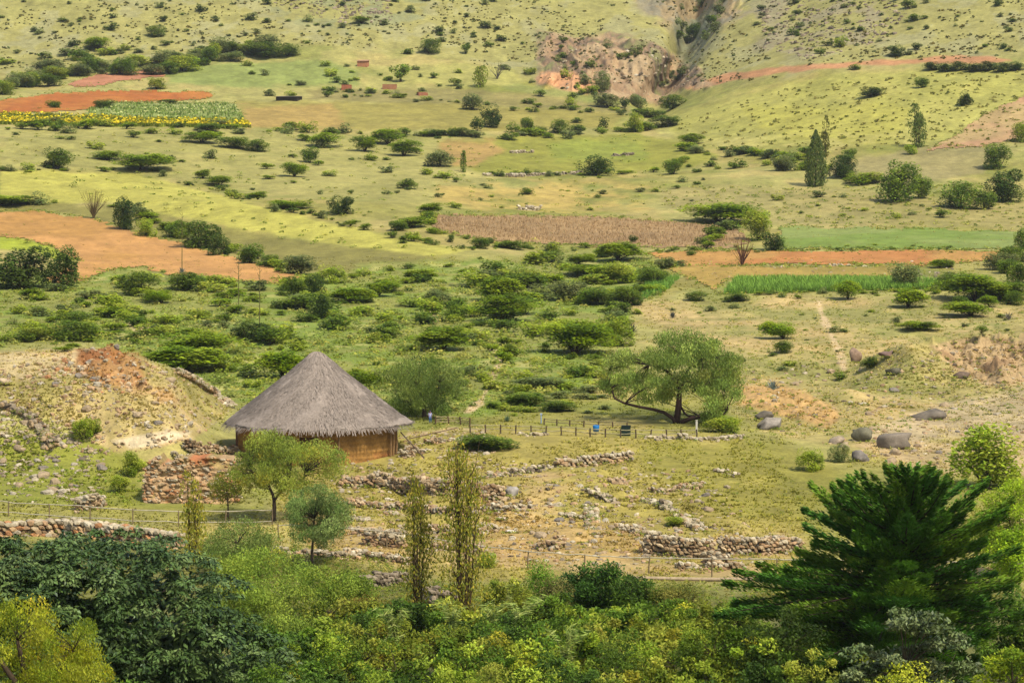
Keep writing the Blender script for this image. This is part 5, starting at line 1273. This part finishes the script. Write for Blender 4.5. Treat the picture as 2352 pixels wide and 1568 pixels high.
# wall: coursed mud and stone ring with a doorway to the front
b = MB()
NT, NZ = 190, 26
th = np.linspace(0, 2 * np.pi, NT, endpoint=False); zz = np.linspace(-.6, z_eave + .45, NZ)
TT, ZZ = np.meshgrid(th, zz)
cour = .05 * np.sin(ZZ * 2 * np.pi / .26) + .06 * fbm(TT * 18, ZZ * 3, 3, 2)
RWn = RW + cour
V = np.stack([np.cos(TT) * RWn, np.sin(TT) * RWn, ZZ], -1)
c0 = lerp(np.broadcast_to(alb(198, 146, 74), V.shape), np.broadcast_to(alb(176, 128, 64), V.shape), sstep(-.4, .4, fbm(TT * 9, ZZ * 1.2, 3, 4)))
c0 = lerp(c0, np.broadcast_to(alb(190, 120, 68), V.shape), sstep(.1, .6, fbm(TT * 5 + 3, ZZ * 2, 3, 6)) * sstep(1.2, .2, ZZ))
c0 = c0 * (1 + .14 * np.sin(ZZ * 2 * np.pi / .26 + 1.2 * fbm(TT * 6, ZZ, 2, 8)))[..., None]
i = np.arange(NZ - 1)[:, None] * NT; j = np.arange(NT)[None]
f = np.stack([i + j, i + (j + 1) % NT, i + NT + (j + 1) % NT, i + NT + j], -1)
ang = (TT[:-1] + np.pi / NT)
door_c = math.atan2(-math.sqrt(RW ** 2 - (-.2) ** 2), -.2) % (2 * math.pi)
door = (np.abs(ang - door_c) < .11) & (ZZ[:-1] < 2.35)
b.add(V.reshape(-1, 3), f[~door], c0.reshape(-1, 3))
b.obj('wall', M_ADOBE, e, True)
b = MB()                                     # wooden door leaf set back in the opening
da = door_c
ca, sa = math.cos(da), math.sin(da)
for k in range(6):
    u0, u1 = -.78 + k * .26, -.78 + k * .26 + .245
    P8 = []
    for rr_ in (RW - .32, RW - .27):
        for u_, z_ in ((u0, -.3), (u1, -.3), (u1, 2.35), (u0, 2.35)):
            P8.append((ca * rr_ - sa * u_, sa * rr_ + ca * u_, z_))
    b.add(P8, np.array([[0, 1, 2, 3], [7, 6, 5, 4], [0, 4, 5, 1], [1, 5, 6, 2], [2, 6, 7, 3], [3, 7, 4, 0]]), alb(120, 84, 50) * (.8 + .3 * rng.random()))
b.obj('door', M_WOOD, e)
for px_, rr_ in ((547, 7.35), (743, 7.4), (787, 7.4), (899, 7.3), (905, 7.35), (911, 7.25)):
    xx = (px_ - 727) * m
    xx = np.clip(xx, -rr_ + .02, rr_ - .02); yy = -math.sqrt(max(rr_ ** 2 - xx ** 2, 0))
    b = MB(); hpost = z_eave + .12
    tube(b, curve([(xx, yy, -.5), (xx + .03, yy, hpost * .5), (xx, yy + .02, hpost)], 5), [.10, .10, .095, .09, .085], alb(170, 132, 84) if px_ > 640 else alb(128, 86, 60), 8)
    b.obj('post', M_WOOD, e)
for a0 in np.linspace(0, 2 * np.pi, 12, endpoint=False) + .13:
    b = MB(); q0 = np.array([math.cos(a0) * 7.75, math.sin(a0) * 7.75, z_eave - .02]); q1 = np.array([math.cos(a0) * 3, math.sin(a0) * 3, z_eave + 3.3])
    tube(b, [q0, (q0 + q1) / 2, q1], [.07, .07, .06], alb(110, 80, 52), 6); b.obj('rafter', M_WOOD, e)
tag(e, 'round mud walled hut with a tall grey thatched cone roof', 'hut')
# slanting pole against its right side
b = MB(); p0, p1 = at(975, 1052), np.asarray(pt(np.array(920.), np.array(992.), 250.))
tube(b, [p0, (p0 + p1) / 2, p1], [.07, .065, .06], alb(110, 92, 70), 7); tag(b.obj('wooden_pole', M_WOOD), 'slanting wooden pole leaning on the right side of the hut', 'pole')
b = MB(); p0, p1 = at(940, 1020), at(1050, 996); p0 = p0 + [0, 0, .5]; p1 = p1 + [0, 0, .55]
tube(b, [p0, (p0 + p1) / 2, p1], [.05, .05, .045], alb(130, 104, 76), 7); tag(b.obj('wooden_pole', M_WOOD), 'thin pole lying over the stones right of the hut', 'pole')

# ------------------------------------------------------------------ fences
def fence(label, pts, hm, railz, npost, rcol, pcol, rr=.045, pr=.06, posts=None, name='rail_fence'):
    pw = np.array([at(*p) for p in pts]); e = empty(name, pw[0])
    Q = curve(pw, max(len(pw) * 5, 8)) - pw[0]
    for rz in railz:
        b = MB(); q = Q + np.array([0, 0, rz]); q[:, 2] += .03 * rng.normal(size=len(q))
        tube(b, q, rr, rcol, 6); b.obj('rail', M_WOOD, e)
    cum = np.concatenate([[0], np.cumsum(np.linalg.norm(np.diff(Q, axis=0), axis=1))])
    for u in np.linspace(0, cum[-1], npost):
        c0 = np.array([np.interp(u, cum, Q[:, k]) for k in range(3)])
        b = MB(); tube(b, [c0 + [0, 0, -.3], c0 + [.02 * rng.normal(), 0, hm * .5], c0 + [.03 * rng.normal(), 0, hm + .06]], pr, pcol, 7); b.obj('post', M_WOOD, e)
    return tag(e, label, 'fence')
RC, PC = alb(222, 208, 172), alb(150, 128, 92)
fence('long thin pale rail fence along the path at lower left', [(-80, 1183), (0, 1184), (200, 1197), (370, 1207), (480, 1208), (625, 1205)], 1.15, (1.14, .30), 8, RC, PC, .04, .05)
fence('long thin pale rail fence below the ruins, running right behind the conifer', [(640, 1242), (870, 1256), (1000, 1276), (1150, 1297), (1300, 1312), (1500, 1320), (1760, 1324), (2000, 1327), (2400, 1332)], 1.2, (1.19,), 14, RC, PC, .04, .05)
fence('small rustic fence with several short posts near the pepper tree', [(1080, 994), (1180, 996), (1300, 1000), (1380, 1004), (1480, 1006), (1600, 1006)], .75, (.72, .38), 16, alb(196, 182, 132), alb(104, 86, 60), .045, .07)
fence('short rustic fence beside the person behind the hut', [(1000, 974), (1040, 974), (1080, 978)], .7, (.68, .45, .25), 4, alb(190, 170, 120), alb(110, 84, 60), .05, .07)
fence('back rail of the rustic fence by the white stones', [(1250, 975), (1330, 980), (1440, 984)], .55, (.55, .3), 7, alb(170, 156, 110), alb(112, 92, 66), .045, .07)
b = MB(); q = curve([at(*p) + np.array([0, 0, .12]) for p in [(1440, 1330), (1560, 1333), (1680, 1334), (1790, 1333)]], 12)
tube(b, q, .13, alb(206, 180, 140), 8); tag(b.obj('path_edging', M_WOOD), 'pale log edging along the path in front of the ruined enclosure', 'log edging')
# ------------------------------------------------------------------ bins, posts, small shelters
def lathe(mb, prof, col, n=20):
    th = np.linspace(0, 2 * np.pi, n, endpoint=False); k = len(prof)
    V = np.array([[(r * math.cos(t_), r * math.sin(t_), z) for t_ in th] for r, z in prof]).reshape(-1, 3)
    i = np.arange(k - 1)[:, None] * n; j = np.arange(n)[None]
    f = np.stack([i + j, i + (j + 1) % n, i + n + (j + 1) % n, i + n + j], -1).reshape(-1, 4)
    mb.add(V, [f, np.array([[(k - 1) * n + q for q in range(n)]]), np.array([list(range(n))[::-1]])], col)
def box(mb, lo, hi, col):
    x0, y0, z0 = lo; x1, y1, z1 = hi
    mb.add([(x0, y0, z0), (x1, y0, z0), (x1, y1, z0), (x0, y1, z0), (x0, y0, z1), (x1, y0, z1), (x1, y1, z1), (x0, y1, z1)],
           np.array([[3, 2, 1, 0], [4, 5, 6, 7], [0, 1, 5, 4], [1, 2, 6, 5], [2, 3, 7, 6], [3, 0, 4, 7]]), col)
p = at(1369, 998); e = empty('waste_bin', p)
b = MB(); lathe(b, [(.16, .3), (.27, .32), (.29, .6), (.30, .86), (.26, .88), (.25, .84), (.05, .5)], alb(40, 132, 196)); b.obj('bin_body', M_PAINT, e, True)
b = MB(); tube(b, [(0, .32, -.2), (0, .32, .95)], [.04, .04], alb(90, 80, 70), 6); b.obj('post', M_WOOD, e)
tag(e, 'bright blue waste bin hung on the rustic fence', 'bin')
p = at(1438, 1000); e = empty('waste_bin', p)
b = MB(); box(b, (-.40, -.28, .05), (.40, .28, .86), alb(34, 56, 46)); b.obj('bin_body', M_PAINT, e)
b = MB(); box(b, (-.43, -.31, .863), (.43, .31, .93), alb(28, 44, 40)); b.obj('lid', M_PAINT, e)
b = MB(); box(b, (-.47, -.2, .1), (-.403, .2, .8), alb(70, 130, 80)); b.obj('side_panel', M_PAINT, e)
tag(e, 'dark green box shaped bin behind the rustic fence', 'bin')
p = at(1600, 994); b = MB(); box(b, (-.09, -.09, -.2), (.09, .09, 1.15), alb(232, 224, 200)); box(b, (-.11, -.11, 1.153), (.11, .11, 1.2), alb(232, 224, 200)); o = b.obj('marker_post', M_PAINT); o.location = p
tag(o, 'white square marker post under the right limb of pepper tree', 'post')
p = at(1243, 972); b = MB(); tube(b, [(0, 0, -.2), (0, 0, .5), (0, 0, .8)], [.06, .06, .06], alb(170, 190, 210), 8); box(b, (-.1, -.08, .803), (.1, .06, .95), alb(190, 206, 224)); o = b.obj('marker_post', M_PAINT); o.location = p
tag(o, 'thin pale blue marker post behind the rustic fence', 'post')
def ruin(label, px, py, w, h, col, name='brick_ruin', roof=None, cat='ruin'):
    p = at(px, py); m = p[1] / F; e = empty(name, p, .3 - .6 * rng.random()); a, hh = w * m * .42, h * m * .8; dpt = a * .8
    b = MB()
    box(b, (-a, -dpt, -.5), (a, -dpt + .4, hh * .8), col); box(b, (-a, dpt - .4, -.5), (a, dpt, hh), col)
    box(b, (-a, -dpt + .403, -.5), (-a + .4, dpt - .403, hh * .95), col); box(b, (a - .4, -dpt + .403, -.5), (a, dpt - .403, hh * .7), col)
    b.obj('wall', M_ADOBE, e)
    if roof is not None:
        r = MB(); r.add([(-a * 1.1, -dpt * 1.2, hh * .85), (a * 1.1, -dpt * 1.2, hh * .85), (a * 1.1, dpt * 1.2, hh * 1.1), (-a * 1.1, dpt * 1.2, hh * 1.1), (-a * 1.1, -dpt * 1.2, hh * .95), (a * 1.1, -dpt * 1.2, hh * .95), (a * 1.1, dpt * 1.2, hh * 1.2), (-a * 1.1, dpt * 1.2, hh * 1.2)],
                        np.array([[3, 2, 1, 0], [4, 5, 6, 7], [0, 1, 5, 4], [1, 2, 6, 5], [2, 3, 7, 6], [3, 0, 4, 7]]), roof); r.obj('roof', M_PAINT, e)
    return tag(e, label, cat, 'small far buildings')
ruin('tiny red adobe house high below the far hillside', 834, 152, 28, 15, alb(206, 140, 96), roof=alb(204, 150, 110), name='adobe_house', cat='house')
ruin('red roofless ruin left of the light green round tree', 796, 206, 26, 14, alb(194, 120, 84))
ruin('long pale red ruin under the light green round tree', 895, 204, 36, 13, alb(190, 134, 92))
ruin('lowest small red ruin above the tan upper field', 970, 219, 26, 9, alb(186, 120, 84))
ruin('long low dark shelter with a pale roof patch', 664, 230, 60, 10, alb(70, 60, 46), roof=alb(120, 110, 92), name='low_shelter', cat='shelter')

# ------------------------------------------------------------------ the person by the fence
def skin(name, verts, edges, radii, mat, parent, col):
    me = bpy.data.meshes.new(name); me.from_pydata(verts, edges, []); me.update()
    o = link(name, me, parent)
    md = o.modifiers.new('skin', 'SKIN'); md.use_smooth_shade = True
    for i, r in enumerate(radii):
        sv = me.skin_vertices[0].data[i]; sv.radius = (r, r * .85); sv.use_root = (i == 0)
    sb = o.modifiers.new('sub', 'SUBSURF'); sb.levels = 1; sb.render_levels = 2
    mm, nt, out = mat_new(name + ' material'); bs = nt.nodes.new('ShaderNodeBsdfPrincipled'); bs.inputs['Roughness'].default_value = .85
    rgb = nt.nodes.new('ShaderNodeRGB'); rgb.outputs[0].default_value = (*col, 1)
    nt.links.new(scale_col(nt, rgb.outputs[0], noise_node(nt, 12).outputs['Fac'], .88, 1.12), bs.inputs['Base Color']); nt.links.new(bs.outputs[0], out.inputs['Surface'])
    me.materials.append(mm); return o
p = at(988, 972)
e = empty('person', p, 0); e.scale = (.72, .72, .72)
SK = alb(150, 104, 78)
bv = [(0, 0, .86), (0, 0, 1.0), (0, 0, 1.2), (0, 0, 1.36), (0, 0, 1.44), (0, -.01, 1.52), (0, -.015, 1.60), (-.09, 0, .82), (-.10, -.01, .46), (-.10, .01, .07), (-.10, -.13, .03), (.09, 0, .82), (.11, -.02, .46), (.11, .02, .07), (.11, -.12, .03),
      (-.18, 0, 1.33), (-.22, 0, 1.05), (-.21, -.06, .82), (-.21, -.09, .74), (.18, 0, 1.33), (.22, 0, 1.05), (.21, -.06, .82), (.21, -.09, .74)]
be = [(0, 1), (1, 2), (2, 3), (3, 4), (4, 5), (5, 6), (0, 7), (7, 8), (8, 9), (9, 10), (0, 11), (11, 12), (12, 13), (13, 14), (3, 15), (15, 16), (16, 17), (17, 18), (3, 19), (19, 20), (20, 21), (21, 22)]
br = [.13, .12, .13, .10, .05, .09, .075, .085, .055, .04, .035, .085, .055, .04, .035, .06, .045, .032, .03, .06, .045, .032, .03]
skin('body', bv, be, br, None, e, SK)
skin('shirt', [bv[i] for i in (0, 1, 2, 3, 15, 16, 19, 20)] + [(0, 0, .80)], [(0, 1), (1, 2), (2, 3), (3, 4), (4, 5), (3, 6), (6, 7), (0, 8)], [.155, .145, .155, .12, .08, .065, .08, .065, .15], None, e, alb(206, 204, 236))
skin('trousers', [(0, 0, .88), bv[7], bv[8], (-.10, .01, .11), bv[11], bv[12], (.11, .02, .11)], [(0, 1), (1, 2), (2, 3), (0, 4), (4, 5), (5, 6)], [.15, .11, .08, .065, .11, .08, .065], None, e, alb(54, 110, 160))
skin('hair', [(0, .03, 1.56), (0, .02, 1.64), (0, .05, 1.48)], [(0, 1), (0, 2)], [.092, .075, .06], None, e, alb(110, 96, 150))
tag(e, 'small person in pale lilac top and blue trousers beside the fence', 'person')

# ------------------------------------------------------------------ air
b = MB(); box(b, (-900, -30, -40), (900, 1900, 420), (1, 1, 1))
m_, nt, out = mat_new('thin haze'); v_ = nt.nodes.new('ShaderNodeVolumePrincipled'); v_.inputs['Color'].default_value = (.95, .96, .95, 1); v_.inputs['Density'].default_value = HAZE; v_.inputs['Anisotropy'].default_value = .2
nt.links.new(v_.outputs[0], out.inputs['Volume'])
tag(b.obj('haze', m_), 'thin haze over the valley', kind='stuff')
# ------------------------------------------------------------------ camera, light, sky
cam = bpy.data.cameras.new('camera'); co = bpy.data.objects.new('camera', cam); COL.objects.link(co)
cam.sensor_width = 36; cam.lens = 18 / (W2 / 2 / F); cam.clip_end = 5000; cam.clip_start = 1
co.location = CAM; co.rotation_euler = (math.pi / 2 + PITCH, 0, 0); S.camera = co
sd = np.array([.36, -.46, .81]); sd /= np.linalg.norm(sd)
sun = bpy.data.lights.new('sun', 'SUN'); sun.energy = 3.4; sun.angle = math.radians(4); sun.color = (1, .955, .87)
so = bpy.data.objects.new('sun', sun); COL.objects.link(so)
from mathutils import Vector
so.rotation_euler = Vector(sd).to_track_quat('Z', 'Y').to_euler(); so.location = (0, 200, 300)
w = bpy.data.worlds.new('World'); S.world = w; w.use_nodes = True
nt = w.node_tree; bg = nt.nodes['Background']; sk = nt.nodes.new('ShaderNodeTexSky'); sk.sky_type = 'NISHITA'; sk.sun_disc = False
sk.sun_elevation = math.asin(sd[2]); sk.sun_rotation = math.atan2(sd[0], sd[1]); sk.dust_density = 2.0
nt.links.new(sk.outputs[0], bg.inputs[0]); bg.inputs[1].default_value = .15
S.view_settings.view_transform = 'Standard'; S.view_settings.look = 'None'; S.view_settings.exposure = .74; S.view_settings.gamma = 1
S.cycles.max_bounces = 6; S.cycles.transparent_max_bounces = 8
S.render.film_transparent = False
